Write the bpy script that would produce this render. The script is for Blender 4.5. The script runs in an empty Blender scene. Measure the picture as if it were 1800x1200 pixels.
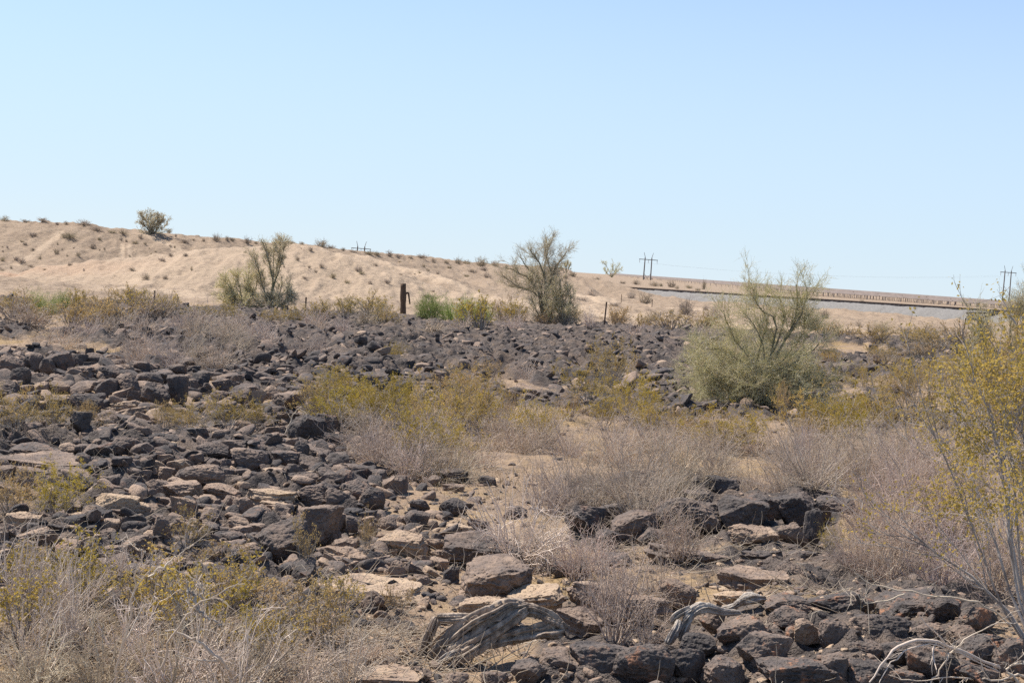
import bpy, bmesh, math, random
import numpy as np
from mathutils import Matrix, Vector

S = bpy.context.scene
COL = S.collection
rnd = random.Random(11)
RNG = np.random.default_rng(7)

# ------------------------------------------------------------------ camera
F = 2500.0                       # focal length in photo pixels (1800 wide)
PITCH = math.radians(3.02); ROLL = math.radians(4.0)
fw = np.array([0, math.cos(PITCH), -math.sin(PITCH)])
up0 = np.array([0, math.sin(PITCH), math.cos(PITCH)])
rt0 = np.array([1.0, 0, 0])
RT = rt0*math.cos(ROLL) + up0*math.sin(ROLL)
UP = -rt0*math.sin(ROLL) + up0*math.cos(ROLL)

def ray(px, py):
    d = fw + RT*((px-900)/F) + UP*((600-py)/F)
    return d/d[1]                # per metre of depth along +Y

def at(px, py, Y):
    return ray(px, py)*Y

def proj(p):
    p = np.asarray(p, float); z = p@fw
    return 900+F*(p@RT)/z, 600-F*(p@UP)/z

cam = bpy.data.cameras.new('camera'); co = bpy.data.objects.new('camera', cam); COL.objects.link(co)
cam.sensor_width = 36; cam.lens = 36*F/1800; cam.clip_start = .1; cam.clip_end = 20000
M = Matrix.Identity(4)
for i in range(3):
    M[i][0] = RT[i]; M[i][1] = UP[i]; M[i][2] = -fw[i]
co.matrix_world = M
S.camera = co

# ------------------------------------------------------------------ numpy noise
def _h(ix, iy, iz, seed):
    with np.errstate(over='ignore'):
        h = (ix.astype(np.uint32)*np.uint32(374761393)) ^ (iy.astype(np.uint32)*np.uint32(668265263)) ^ (iz.astype(np.uint32)*np.uint32(2147483647)) ^ np.uint32((seed*974634777) & 0xffffffff)
        h = (h ^ (h >> np.uint32(13)))*np.uint32(1274126177)
        h = (h ^ (h >> np.uint32(16)))*np.uint32(2246822519)
        h = h ^ (h >> np.uint32(15))
    return h.astype(np.float32)/np.float32(4294967295.0)

def noise2(x, y, seed=0):
    xi = np.floor(x); yi = np.floor(y); fx = x-xi; fy = y-yi
    xi = xi.astype(np.int64); yi = yi.astype(np.int64); z = np.zeros_like(xi)
    fx = fx*fx*fx*(fx*(fx*6-15)+10); fy = fy*fy*fy*(fy*(fy*6-15)+10)
    a = _h(xi, yi, z, seed); b = _h(xi+1, yi, z, seed); c = _h(xi, yi+1, z, seed); d = _h(xi+1, yi+1, z, seed)
    return (a*(1-fx)+b*fx)*(1-fy)+(c*(1-fx)+d*fx)*fy

def fbm2(x, y, o=4, seed=0, g=.5):
    t = 0; a = 1; s = 0
    for i in range(o):
        t = t+a*noise2(x*2.03**i+i*17.3, y*2.03**i-i*9.1, seed+i); s += a; a *= g
    return t/s

def noise3(p, seed=0):
    i = np.floor(p); f = p-i; i = i.astype(np.int64); f = f*f*(3-2*f)
    r = 0
    for dx in (0, 1):
        for dy in (0, 1):
            for dz in (0, 1):
                w = (f[:, 0] if dx else 1-f[:, 0])*(f[:, 1] if dy else 1-f[:, 1])*(f[:, 2] if dz else 1-f[:, 2])
                r = r+w*_h(i[:, 0]+dx, i[:, 1]+dy, i[:, 2]+dz, seed)
    return r

def fbm3(p, o=3, seed=0):
    t = 0; a = 1; s = 0
    for i in range(o):
        t = t+a*noise3(p*2.05**i+i*13.7, seed+i); s += a; a *= .5
    return t/s

def sstep(a, b, x):
    t = np.clip((x-a)/(b-a), 0, 1); return t*t*(3-2*t)

# ------------------------------------------------------------------ terrain
def poly(pts):
    return np.array([at(*p) for p in pts])

MOUND = poly([(-160, 505, 95), (0, 491, 96), (130, 471, 97), (180, 461, 98), (245, 464, 99), (320, 448, 100), (380, 436, 101),
              (430, 429, 101), (510, 427, 102), (580, 452, 101), (640, 482, 99), (710, 517, 97)])
SPUR = poly([(560, 432, 128), (640, 452, 128), (720, 474, 124), (800, 500, 118), (890, 530, 112)])
SPUR2 = poly([(960, 478, 192), (1005, 483, 189), (1044, 501, 183), (1088, 524, 172)])
BERM = np.array([at(1040, 501, 197), at(1750, 545, 150), at(1750, 545, 150)+(at(1750, 545, 150)-at(1040, 501, 197))*.55])-[0, 0, .78]
BANK = poly([(-700, 325, 118), (-300, 362, 124), (0, 388, 130), (100, 393, 131), (200, 401, 132), (270, 411, 134), (400, 421, 138), (520, 429, 146), (620, 441, 158), (740, 453, 176), (860, 466, 200), (1000, 474, 240), (1060, 481, 270)])

def ridge(X, Y, P, s):
    best = np.full(X.shape, -99.0)
    for a, b in zip(P[:-1], P[1:]):
        d = b[:2]-a[:2]; L2 = d@d
        t = np.clip(((X-a[0])*d[0]+(Y-a[1])*d[1])/L2, 0, 1)
        dx = X-(a[0]+t*d[0]); dy = Y-(a[1]+t*d[1])
        dist = np.sqrt(dx*dx+dy*dy)
        best = np.maximum(best, a[2]+t*(b[2]-a[2])-s*(np.sqrt(dist*dist+1.2)-1.1))
    return best

def smax(a, b, k):
    h = np.clip(.5+.5*(b-a)/k, 0, 1)
    return a*(1-h)+b*h+k*h*(1-h)

def Hs(X, Y):
    """smooth ground height, eye level = 0"""
    X = np.asarray(X, float); Y = np.asarray(Y, float)
    u = X/np.maximum(Y, 1)
    a = np.interp(u, [-.6, -.36, 0, .36, .6], [.024, .022, .0155, .002, -.001])
    z = -1.6-a*(np.minimum(Y, 70)-6)
    # rise of the left heap and the gully behind it
    z = z+.22*np.exp(-((Y-10.6)/1.5)**2)*sstep(-.02, -.25, u)-.10*np.exp(-((Y-14)/1.6)**2)*sstep(-.05, -.2, u)
    z = z+.16*np.exp(-((Y-19.5)/3)**2)*sstep(-.12, -.3, u)
    z = z+.12*np.exp(-((Y-6.4)/.7)**2)*sstep(.1, .22, u)
    far = -2.75
    t = sstep(70, 140, Y)
    z = z*(1-t)+far*t
    m = (Y > 60)
    if np.any(m):
        xm = X[m] if X.ndim else X; ym = Y[m] if Y.ndim else Y
        zm = z[m] if z.ndim else z
        yc = np.interp(xm, BANK[:, 0], BANK[:, 1]); zc = np.interp(xm, BANK[:, 0], BANK[:, 2])
        s = np.interp(xm, [-60, -25, -11, -3, 9], [.25, .22, .10, .045, .03])
        fade = sstep(16, 8, xm)
        b = zc-s*np.sqrt(np.maximum(yc-ym, 0)**2+.6)+.15-.004*np.maximum(ym-yc, 0)
        b = np.where(ym > yc, b-(ym-yc)*.0, b)
        b = -6+(b+6)*fade
        zm2 = smax(zm, b, .5)
        zm2 = smax(zm2, ridge(xm, ym, MOUND, .24), .35)
        zm2 = smax(zm2, ridge(xm, ym, SPUR, .2), .35)
        zm2 = smax(zm2, ridge(xm, ym, SPUR2, .16), .35)
        zm2 = smax(zm2, ridge(xm, ym, BERM, .10), .2)
        if z.ndim:
            z[m] = zm2
        else:
            z = zm2
    return z

def lava_mask(X, Y):
    u = X/np.maximum(Y, 1)
    n = fbm2(X*.55, Y*.35, 4, 31)
    field = sstep(15, 19, Y)*sstep(62, 52, Y)*(.55+.45*sstep(.24, .12, u))*(.35+.65*sstep(-.34, -.16, u))
    heap = sstep(-.04, -.14, u)*sstep(26, 20, Y)*sstep(5.4, 7, Y)
    near = np.maximum(sstep(.0, .06, u)*sstep(9, 7.6, Y)*.9, .95*sstep(.02, .06, u)*sstep(.26, .22, u)*sstep(8.3, 8.8, Y)*sstep(12.2, 11.2, Y))
    m = np.maximum(np.maximum(field*1.02, heap*.85), near)
    return np.clip((m-.42+(n-.5)*1.9)*2.6, 0, 1)

def H(X, Y, lava=None):
    X = np.asarray(X, float); Y = np.asarray(Y, float)
    z = Hs(X, Y)
    if lava is None:
        lava = lava_mask(X, Y)
    nearw = sstep(75, 55, Y)
    w = fbm2(X*1.6, Y*1.6, 4, 5)
    z = z+nearw*(w-.5)*.12
    # blocky crust of the lava flow
    wx = X+.25*fbm2(X*2, Y*2, 2, 8); wy = Y+.25*fbm2(X*2, Y*2, 2, 9)
    b = np.abs(fbm2(wx*1.3, wy*1.0, 3, 12)-.5)*2
    b2 = np.abs(noise2(wx*3.7, wy*3.1, 14)-.5)*2
    amp = .12+.24*sstep(18, 26, Y)
    z = z+nearw*lava*(amp*(1-b)**1.5+.07*(1-b2)-.12)
    z = z+nearw*.018*(fbm2(X*9, Y*9, 2, 21)-.5)
    z = z+nearw*lava*(.19*(fbm2(X*4.5, Y*3.5, 3, 23)-.5)+.05*(np.abs(fbm2(X*11, Y*9, 2, 25)-.5)-.15))
    # hills: gullies and roughness
    hw = 1-nearw
    if np.any(hw > 0):
        z = z+hw*sstep(330, 240, Y)*((fbm2(X*.35, Y*.10, 4, 41)-.5)*.75+(fbm2(X*1.5, Y*.6, 3, 44)-.5)*.36)
    return z

def hit(px, py, y0=3.0, y1=400.0, f=Hs):
    """where the view ray through a photo pixel meets the ground"""
    d = ray(px, py)
    ys = np.exp(np.linspace(math.log(y0), math.log(y1), 1800))
    g = f(d[0]*ys, ys)
    below = np.nonzero(d[2]*ys < g)[0]
    i = below[0] if len(below) else len(ys)-1
    Y = ys[i]
    return d[0]*Y, Y, float(g[i])

# ------------------------------------------------------------------ mesh helpers
def mesh_from(name, V, quads=None, tris=None, smooth=True):
    me = bpy.data.meshes.new(name)
    V = np.asarray(V, np.float32).reshape(-1, 3)
    me.vertices.add(len(V)); me.vertices.foreach_set('co', V.ravel())
    q = np.zeros((0, 4), np.int32) if quads is None else np.asarray(quads, np.int32).reshape(-1, 4)
    t = np.zeros((0, 3), np.int32) if tris is None else np.asarray(tris, np.int32).reshape(-1, 3)
    nl = q.size+t.size
    me.loops.add(nl); me.loops.foreach_set('vertex_index', np.concatenate([q.ravel(), t.ravel()]).astype(np.int32))
    me.polygons.add(len(q)+len(t))
    st = np.concatenate([np.arange(len(q))*4, len(q)*4+np.arange(len(t))*3]).astype(np.int32)
    me.polygons.foreach_set('loop_start', st)
    if smooth:
        me.polygons.foreach_set('use_smooth', np.ones(len(q)+len(t), bool))
    me.update(); me.validate()
    return me

def link(name, me, m=None, parent=None, loc=None):
    if m is not None and not me.materials:
        me.materials.append(m)
    o = bpy.data.objects.new(name, me); COL.objects.link(o)
    if parent: o.parent = parent
    if loc is not None: o.location = loc
    return o

def tag(o, label=None, cat=None, group=None, kind=None):
    if label: o['label'] = label
    if cat: o['category'] = cat
    if group: o['group'] = group
    if kind: o['kind'] = kind
    return o

def empty(name, loc=(0, 0, 0), rz=0, s=1):
    o = bpy.data.objects.new(name, None); COL.objects.link(o)
    o.location = loc; o.rotation_euler = (0, 0, rz); o.scale = (s, s, s) if not hasattr(s, '__len__') else s
    o.empty_display_size = .1
    return o

def tubes(polys, sides=3):
    """[(P (m,n,3), R (m,n))] -> verts, quads"""
    VV = []; QQ = []; off = 0
    for P, R in polys:
        m, n, _ = P.shape
        T = np.gradient(P, axis=1); T /= np.linalg.norm(T, axis=2, keepdims=True)+1e-9
        ref = np.where(np.abs(T[..., 2:3]) > .8, np.array([1., 0, 0]), np.array([0, 0, 1.]))
        ref = np.broadcast_to(ref[:, :1], T.shape)
        U = np.cross(T, ref); U /= np.linalg.norm(U, axis=2, keepdims=True)+1e-9
        W = np.cross(T, U)
        an = np.arange(sides)*2*math.pi/sides
        V = P[:, :, None]+R[:, :, None, None]*(np.cos(an)[None, None, :, None]*U[:, :, None]+np.sin(an)[None, None, :, None]*W[:, :, None])
        idx = np.arange(m*n*sides).reshape(m, n, sides)+off
        a = idx[:, :-1]; b = idx[:, 1:]
        q = np.stack([a, np.roll(a, -1, 2), np.roll(b, -1, 2), b], -1).reshape(-1, 4)
        VV.append(V.reshape(-1, 3)); QQ.append(q); off += m*n*sides
    return np.concatenate(VV), np.concatenate(QQ)

def nrm(v):
    return v/(np.linalg.norm(v, axis=-1, keepdims=True)+1e-9)

def walk(rng, pos, d, L, r, n, wob, up, tip=.35):
    m = len(pos); pts = [pos]; d = nrm(d); p = pos
    for i in range(n-1):
        d = nrm(d+rng.normal(0, wob, (m, 3))+np.array([0, 0, up]))
        p = p+d*(L/(n-1))[:, None]; pts.append(p)
    P = np.stack(pts, 1)
    R = r[:, None]*np.linspace(1, tip, n)[None]
    return P, R

def kids(rng, P, R, k, t0, t1, spread, L, rs, n, wob, up, rmin=.0012, tip=.35):
    m, npt, _ = P.shape
    pi = np.repeat(np.arange(m), k); t = rng.uniform(t0, t1, m*k)*(npt-1)
    i = np.minimum(t.astype(int), npt-2); f = (t-i)[:, None]
    pos = P[pi, i]*(1-f)+P[pi, i+1]*f
    tan = nrm(P[pi, i+1]-P[pi, i])
    d = nrm(tan+rng.normal(0, spread, (m*k, 3)))
    r = np.maximum((R[pi, i]*(1-f[:, 0])+R[pi, i+1]*f[:, 0])*rs, rmin)
    ll = L*rng.uniform(.55, 1.25, m*k)
    return walk(rng, pos, d, ll, r, n, wob, up, tip)

def leaves(rng, C, size, asp=.5):
    m = len(C)
    a = nrm(rng.normal(0, 1, (m, 3))); b = nrm(np.cross(a, rng.normal(0, 1, (m, 3))))
    s = size*rng.uniform(.6, 1.3, m)[:, None]
    V = np.stack([C-a*s, C+b*s*asp, C+a*s, C-b*s*asp], 1).reshape(-1, 3)
    return V, np.arange(m*4).reshape(m, 4)

def along(rng, P, k, jit):
    m, n, _ = P.shape
    pi = np.repeat(np.arange(m), k); t = rng.uniform(.15, 1, m*k)*(n-1)
    i = np.minimum(t.astype(int), n-2); f = (t-i)[:, None]
    return P[pi, i]*(1-f)+P[pi, i+1]*f+rng.normal(0, jit, (m*k, 3))

# ------------------------------------------------------------------ materials
def newmat(name):
    m = bpy.data.materials.new(name); m.use_nodes = True
    nt = m.node_tree; nt.nodes.clear()
    out = nt.nodes.new('ShaderNodeOutputMaterial')
    return m, nt, out

class NT:
    def __init__(s, nt): s.nt = nt
    def n(s, t, **kw):
        nd = s.nt.nodes.new('ShaderNode'+t)
        for k, v in kw.items():
            if k.startswith('_'): setattr(nd, k[1:], v)
            else:
                key = int(k[1:]) if k[0] == 'i' and k[1:].isdigit() else k.replace('__', ' ')
                s.put(nd.inputs[key], v)
        return nd
    def put(s, sock, v):
        if isinstance(v, bpy.types.NodeSocket): s.nt.links.new(v, sock)
        elif isinstance(v, (tuple, list)) and len(v) == 3 and sock.type == 'RGBA': sock.default_value = (*v, 1)
        else: sock.default_value = v
    def noise(s, vec, scale, detail=4, rough=.55):
        return s.n('TexNoise', Vector=vec, Scale=scale, Detail=detail, Roughness=rough).outputs['Fac']
    def math(s, op, a, b=0, clamp=False):
        nd = s.nt.nodes.new('ShaderNodeMath'); nd.operation = op; nd.use_clamp = clamp
        s.put(nd.inputs[0], a); s.put(nd.inputs[1], b); return nd.outputs[0]
    def mix(s, f, a, b):
        nd = s.nt.nodes.new('ShaderNodeMix'); nd.data_type = 'RGBA'
        s.put(nd.inputs[0], f); s.put(nd.inputs[6], a); s.put(nd.inputs[7], b); return nd.outputs[2]
    def ramp(s, f, stops, interp='LINEAR'):
        nd = s.nt.nodes.new('ShaderNodeValToRGB'); cr = nd.color_ramp; cr.interpolation = interp
        while len(cr.elements) < len(stops): cr.elements.new(.5)
        for e, (p, c) in zip(cr.elements, stops):
            e.position = p; e.color = (*c, 1) if len(c) == 3 else c
        s.put(nd.inputs[0], f); return nd.outputs[0]
    def rng(s, v, a, b, c=0, d=1):
        nd = s.nt.nodes.new('ShaderNodeMapRange'); s.put(nd.inputs[0], v)
        for i, x in enumerate((a, b, c, d)): s.put(nd.inputs[i+1], x)
        return nd.outputs[0]
    def bump(s, h, strength, dist, normal=None):
        nd = s.n('Bump', Height=h, Strength=strength, Distance=dist)
        if normal: s.put(nd.inputs['Normal'], normal)
        return nd.outputs[0]

def rock_mat(name, island=False, power=1.3, tmax=1.):
    m, nt, out = newmat(name); k = NT(nt)
    geo = k.n('NewGeometry'); oi = k.n('ObjectInfo')
    pos = geo.outputs['Position']
    if island:
        r = geo.outputs['Random Per Island']
        tone = k.math('MULTIPLY', k.math('POWER', r, power), tmax); lich = .25
    else:
        sep = k.n('SeparateColor', i0=oi.outputs['Color'])
        tone = sep.outputs[0]; lich = sep.outputs[1]
        r = oi.outputs['Random']
    off = k.n('VectorMath', _operation='ADD', i0=pos, i1=k.n('CombineXYZ', X=k.math('MULTIPLY', r, 37.), Y=k.math('MULTIPLY', r, 11.), Z=0.).outputs[0]).outputs[0]
    n1 = k.noise(off, 5.5, 5, .6); n2 = k.noise(off, 26, 6, .65); n3 = k.noise(off, 90, 3, .7)
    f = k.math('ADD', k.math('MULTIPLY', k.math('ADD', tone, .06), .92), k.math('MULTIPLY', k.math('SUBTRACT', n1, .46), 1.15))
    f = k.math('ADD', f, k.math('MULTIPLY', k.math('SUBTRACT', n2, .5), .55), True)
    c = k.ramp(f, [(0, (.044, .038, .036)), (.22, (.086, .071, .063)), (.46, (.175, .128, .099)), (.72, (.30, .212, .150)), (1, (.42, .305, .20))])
    # grey crust flecks and rusty lichen
    c = k.mix(k.math('MULTIPLY', k.rng(n3, .5, .68), .35), c, (.20, .178, .160))
    lm = k.math('MULTIPLY', k.rng(k.noise(off, 13, 5, .7), .56, .66), k.math('MULTIPLY', lich, .8))
    c = k.mix(lm, c, (.36, .165, .085))
    vor = k.n('TexVoronoi', Vector=off, Scale=48., Randomness=1.).outputs['Distance']
    pits = k.rng(vor, .12, .34)
    h = k.math('ADD', k.math('MULTIPLY', pits, .35), k.math('ADD', k.math('MULTIPLY', n2, .9), k.math('MULTIPLY', n3, .35)))
    nb = k.bump(h, .8, .022)
    c = k.mix(k.math('MULTIPLY', k.math('SUBTRACT', 1., pits), .45), c, k.mix(.5, c, (.03, .025, .025)))
    b = k.n('BsdfPrincipled', Base__Color=c, Roughness=.86, Normal=nb)
    b.inputs['Specular IOR Level'].default_value = .28
    nt.links.new(b.outputs[0], out.inputs[0])
    return m

def twig_mat(name, c1, c2, c3=None, rough=.8, scale=9, transl=0.0):
    m, nt, out = newmat(name); k = NT(nt)
    geo = k.n('NewGeometry'); oi = k.n('ObjectInfo')
    r = geo.outputs['Random Per Island']
    c = k.mix(r, c1, c2)
    if c3: c = k.mix(k.rng(k.noise(geo.outputs['Position'], scale, 2), .45, .65), c, c3)
    # plants of the same kind differ a little in colour
    hs = k.n('HueSaturation', Hue=k.rng(oi.outputs['Random'], 0, 1, .485, .515), Saturation=k.rng(oi.outputs['Random'], 0, 1, .8, 1.1), Value=k.rng(k.math('FRACT', k.math('MULTIPLY', oi.outputs['Random'], 7.3)), 0, 1, .85, 1.15), Color=c)
    b = k.n('BsdfDiffuse', Color=hs.outputs[0], Roughness=.5)
    sh = b.outputs[0]
    if transl:
        t = k.n('BsdfTranslucent', Color=hs.outputs[0])
        ms = k.n('MixShader', Fac=transl); nt.links.new(sh, ms.inputs[1]); nt.links.new(t.outputs[0], ms.inputs[2]); sh = ms.outputs[0]
    nt.links.new(sh, out.inputs[0])
    return m

def plain_mat(name, c1, c2, scale=20, rough=.8, metal=0, bump=.3, stretch=None):
    m, nt, out = newmat(name); k = NT(nt)
    v = k.n('TexCoord').outputs['Object']
    if stretch: v = k.n('VectorMath', _operation='MULTIPLY', i0=v, i1=stretch).outputs[0]
    n = k.noise(v, scale, 6, .65)
    c = k.mix(k.rng(n, .35, .65), c1, c2)
    b = k.n('BsdfPrincipled', Base__Color=c, Roughness=rough, Metallic=metal, Normal=k.bump(n, bump, .01))
    nt.links.new(b.outputs[0], out.inputs[0]); return m

def ground_mat():
    m, nt, out = newmat('desert_ground'); k = NT(nt)
    geo = k.n('NewGeometry'); p = geo.outputs['Position']
    at_ = k.n('Attribute', _attribute_name='lava').outputs['Fac']
    track_lit = k.n('Attribute', _attribute_name='track').outputs['Fac']  # bare tracks and sand, plus the painted-in brightness of the front mound
    og = k.n('Attribute', _attribute_name='orange').outputs['Fac']
    hl = k.n('Attribute', _attribute_name='hill').outputs['Fac']
    big = k.noise(p, .25, 4); mid = k.noise(p, 2.3, 6, .62); fine = k.noise(p, 22, 6, .7); sp = k.noise(p, 70, 3, .7)
    dirt = k.ramp(mid, [(.28, (.185, .132, .090)), (.5, (.285, .200, .130)), (.72, (.37, .26, .16))])
    dirt = k.mix(k.math('MULTIPLY', k.rng(fine, .42, .62), .5), dirt, (.20, .155, .12))
    straw = k.mix(k.rng(fine, .35, .6), (.35, .24, .105), (.27, .185, .09))
    dirt = k.mix(k.math('MULTIPLY', k.rng(k.noise(p, .9, 5, .6), .5, .62), .7), dirt, straw)
    # stones lying in the dirt
    vo = k.n('TexVoronoi', Vector=p, Scale=26.); vd = vo.outputs['Distance']
    stone = k.math('MULTIPLY', k.rng(vd, .34, .26), k.rng(k.noise(p, 1.7, 3), .42, .6))
    stonec = k.mix(k.n('SeparateColor', i0=vo.outputs['Color']).outputs[0], (.075, .065, .062), (.30, .22, .16))
    dirt = k.mix(stone, dirt, stonec)
    hill = k.ramp(k.noise(p, .55, 6, .65), [(.3, (.245, .178, .122)), (.5, (.290, .214, .146)), (.7, (.330, .248, .172))])
    speck = k.math('MULTIPLY', k.rng(k.noise(p, 3.4, 4, .75), .51, .62), .75)
    hill = k.mix(speck, hill, (.18, .135, .10))
    hill = k.mix(k.math('MULTIPLY', k.rng(k.noise(p, 1.6, 4, .7), .55, .68), .4), hill, (.21, .16, .12))
    hill = k.mix(k.math('MULTIPLY', track_lit, .8), hill, k.mix(speck, (.43, .325, .225), (.33, .245, .17)))
    hill = k.mix(k.math('MULTIPLY', og, .75), hill, (.38, .215, .132))
    base = k.mix(hl, dirt, hill)
    lav = k.ramp(k.noise(p, 3.2, 6, .66), [(.3, (.046, .040, .037)), (.45, (.102, .085, .075)), (.60, (.165, .126, .100)), (.78, (.26, .185, .125))])
    lav = k.mix(k.math('MULTIPLY', k.rng(sp, .5, .7), .25), lav, (.15, .13, .115))
    e = k.math('ADD', at_, k.math('MULTIPLY', k.math('SUBTRACT', fine, .5), .9))
    c = k.mix(k.rng(e, .3, .6), base, lav)
    h = k.math('ADD', fine, k.math('ADD', k.math('MULTIPLY', sp, .3), k.math('MULTIPLY', stone, .5)))
    nb = k.bump(h, .8, .03)
    nb = k.bump(k.noise(p, 7., 5, .7), k.math('MULTIPLY', at_, .9), .12, nb)
    nb = k.bump(k.noise(p, 2.2, 5, .7), k.math('MULTIPLY', hl, .55), .35, nb)
    b = k.n('BsdfPrincipled', Base__Color=c, Roughness=.92, Normal=nb)
    b.inputs['Specular IOR Level'].default_value = .15
    nt.links.new(b.outputs[0], out.inputs[0]); return m

MR = rock_mat('lava_rock'); MRS = rock_mat('lava_rubble', True); MRD = rock_mat('lava_crust', True, 1.8, .75)
M_CST = twig_mat('creosote_stem', (.52, .455, .39), (.37, .315, .265), (.27, .22, .18))
M_CLF = twig_mat('creosote_leaf', (.49, .335, .075), (.36, .265, .08), (.54, .365, .10), transl=.42, scale=5)
M_DEAD = twig_mat('dead_twig', (.80, .675, .545), (.55, .45, .36), (.66, .53, .42), scale=4, transl=.3)
M_PINK = twig_mat('dead_pink_twig', (.78, .63, .52), (.54, .43, .35), (.67, .53, .44), scale=4, transl=.3)
M_PALE = twig_mat('pale_twig', (.80, .67, .52), (.60, .48, .37))
M_PVT = twig_mat('palo_verde_bark', (.27, .25, .13), (.19, .18, .10), (.27, .23, .16))
M_PVL = twig_mat('palo_verde_twig', (.78, .71, .46), (.62, .57, .36), (.76, .67, .50), transl=.5)
M_PVG = twig_mat('grey_inner_twig', (.46, .39, .32), (.32, .27, .22), (.4, .36, .23))
M_HILL = twig_mat('dry_hill_twig', (.52, .41, .31), (.37, .29, .225), (.48, .41, .26))
M_GRN = twig_mat('green_weed', (.50, .56, .20), (.40, .47, .16), (.54, .55, .25), transl=.45)
M_GRASS = twig_mat('dry_grass', (.50, .37, .17), (.40, .29, .14), (.42, .34, .22), transl=.2)
M_LOG = plain_mat('weathered_wood', (.13, .092, .066), (.42, .33, .25), 30, .9, 0, .8, (1, 1, .25))
M_WHITE = plain_mat('bleached_wood', (.50, .44, .37), (.22, .18, .15), 30, .9, 0, .8)
M_RUST = plain_mat('rusty_steel', (.10, .055, .035), (.17, .10, .065), 30, .8, .3)
M_POST = plain_mat('old_post_wood', (.075, .045, .028), (.16, .10, .06), 25, .9, 0, .6, (1, 1, .2))
M_POLE = plain_mat('pole_wood', (.14, .115, .10), (.20, .165, .14), 3, .9)
M_RAIL = plain_mat('rail_steel', (.085, .06, .048), (.14, .10, .075), 4, .6, .4)
M_TIE = plain_mat('sleeper', (.07, .06, .055), (.11, .09, .08), 4, .9)
M_BALL = plain_mat('ballast', (.215, .20, .18), (.14, .13, .118), 5, .95, 0, 1)
M_PANEL = plain_mat('panel_back', (.20, .155, .125), (.27, .21, .17), .6, .7)
M_STEEL = plain_mat('steel_post', (.42, .35, .30), (.52, .44, .38), 2, .6, .3)
M_CONC = plain_mat('concrete', (.42, .39, .35), (.32, .29, .26), 4, .9)

# ------------------------------------------------------------------ ground sheet
def build_ground():
    ys = np.concatenate([np.linspace(1.2, 4.3, 50)[:-1], np.exp(np.linspace(math.log(4.3), math.log(75), 1150)),
                         np.exp(np.linspace(math.log(75), math.log(290), 420))[1:], np.exp(np.linspace(math.log(290), math.log(2500), 70))[1:]])
    us = np.concatenate([np.linspace(-1.1, -.47, 90)[:-1], np.linspace(-.47, .47, 900), np.linspace(.47, 1.1, 90)[1:]])
    U, Yg = np.meshgrid(us, ys)
    X = U*Yg
    lav = lava_mask(X, Yg)
    Z = H(X, Yg, lav)
    nr, nc = X.shape
    V = np.stack([X, Yg, Z], -1).reshape(-1, 3)
    idx = np.arange(nr*nc).reshape(nr, nc)
    Q = np.stack([idx[:-1, :-1], idx[:-1, 1:], idx[1:, 1:], idx[1:, :-1]], -1).reshape(-1, 4)
    me = mesh_from('ground', V, Q)
    hill = sstep(58, 74, Yg+6*(fbm2(X*.3, Yg*.3, 3, 77)-.5))
    track_lit = np.zeros_like(X); m = Yg > 60
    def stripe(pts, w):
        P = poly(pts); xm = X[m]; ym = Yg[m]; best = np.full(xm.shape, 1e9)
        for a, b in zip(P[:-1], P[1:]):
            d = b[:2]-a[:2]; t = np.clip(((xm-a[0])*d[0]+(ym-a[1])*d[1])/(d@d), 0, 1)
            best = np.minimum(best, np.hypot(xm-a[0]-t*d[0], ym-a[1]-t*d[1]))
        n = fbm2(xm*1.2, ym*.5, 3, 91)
        track_lit[m] = np.maximum(track_lit[m], sstep(w*1.3, w*.4, best+(n-.5)*w))
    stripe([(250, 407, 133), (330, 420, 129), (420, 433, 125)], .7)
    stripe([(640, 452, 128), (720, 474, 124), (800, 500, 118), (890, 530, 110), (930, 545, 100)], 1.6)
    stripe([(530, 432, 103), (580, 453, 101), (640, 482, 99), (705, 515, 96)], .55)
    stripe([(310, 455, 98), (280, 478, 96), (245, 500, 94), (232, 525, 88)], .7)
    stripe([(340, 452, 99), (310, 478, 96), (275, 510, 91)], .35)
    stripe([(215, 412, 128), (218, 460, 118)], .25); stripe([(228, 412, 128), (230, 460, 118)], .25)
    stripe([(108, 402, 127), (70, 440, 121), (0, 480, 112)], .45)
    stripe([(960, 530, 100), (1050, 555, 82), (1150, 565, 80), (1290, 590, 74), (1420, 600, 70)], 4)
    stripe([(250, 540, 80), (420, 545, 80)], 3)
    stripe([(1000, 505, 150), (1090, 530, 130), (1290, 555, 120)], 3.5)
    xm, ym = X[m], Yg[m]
    track_lit[m] = np.maximum(track_lit[m], .7*sstep(-.5, .1, ridge(xm, ym, MOUND, .24)-Hs(xm, ym)+.12))  # paler mound soil, brightened further to paint in the shading at its crest
    og = np.zeros_like(X)
    og[m] = np.clip(np.exp(-(((xm+39)/6)**2+((ym-96)/2.5)**2))*1.0+.25*np.exp(-(((xm+29)/5)**2+((ym-95)/2.5)**2)), 0, 1)*sstep(.35, .6, fbm2(xm*.5, ym*.5, 3, 55)+.1)
    for nm, a in (('lava', lav*(1-hill)), ('track', track_lit), ('orange', og), ('hill', hill)):
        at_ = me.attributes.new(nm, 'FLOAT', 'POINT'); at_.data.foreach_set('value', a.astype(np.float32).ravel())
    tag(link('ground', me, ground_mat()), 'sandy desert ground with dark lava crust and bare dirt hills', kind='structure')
build_ground()

# ------------------------------------------------------------------ rocks
def ico(sub):
    bm = bmesh.new(); bmesh.ops.create_icosphere(bm, subdivisions=sub, radius=1)
    V = np.array([v.co[:] for v in bm.verts]); T = np.array([[v.index for v in f.verts] for f in bm.faces]); bm.free()
    return V, T
ICO = {i: ico(i) for i in (2, 3, 5, 6)}

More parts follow.
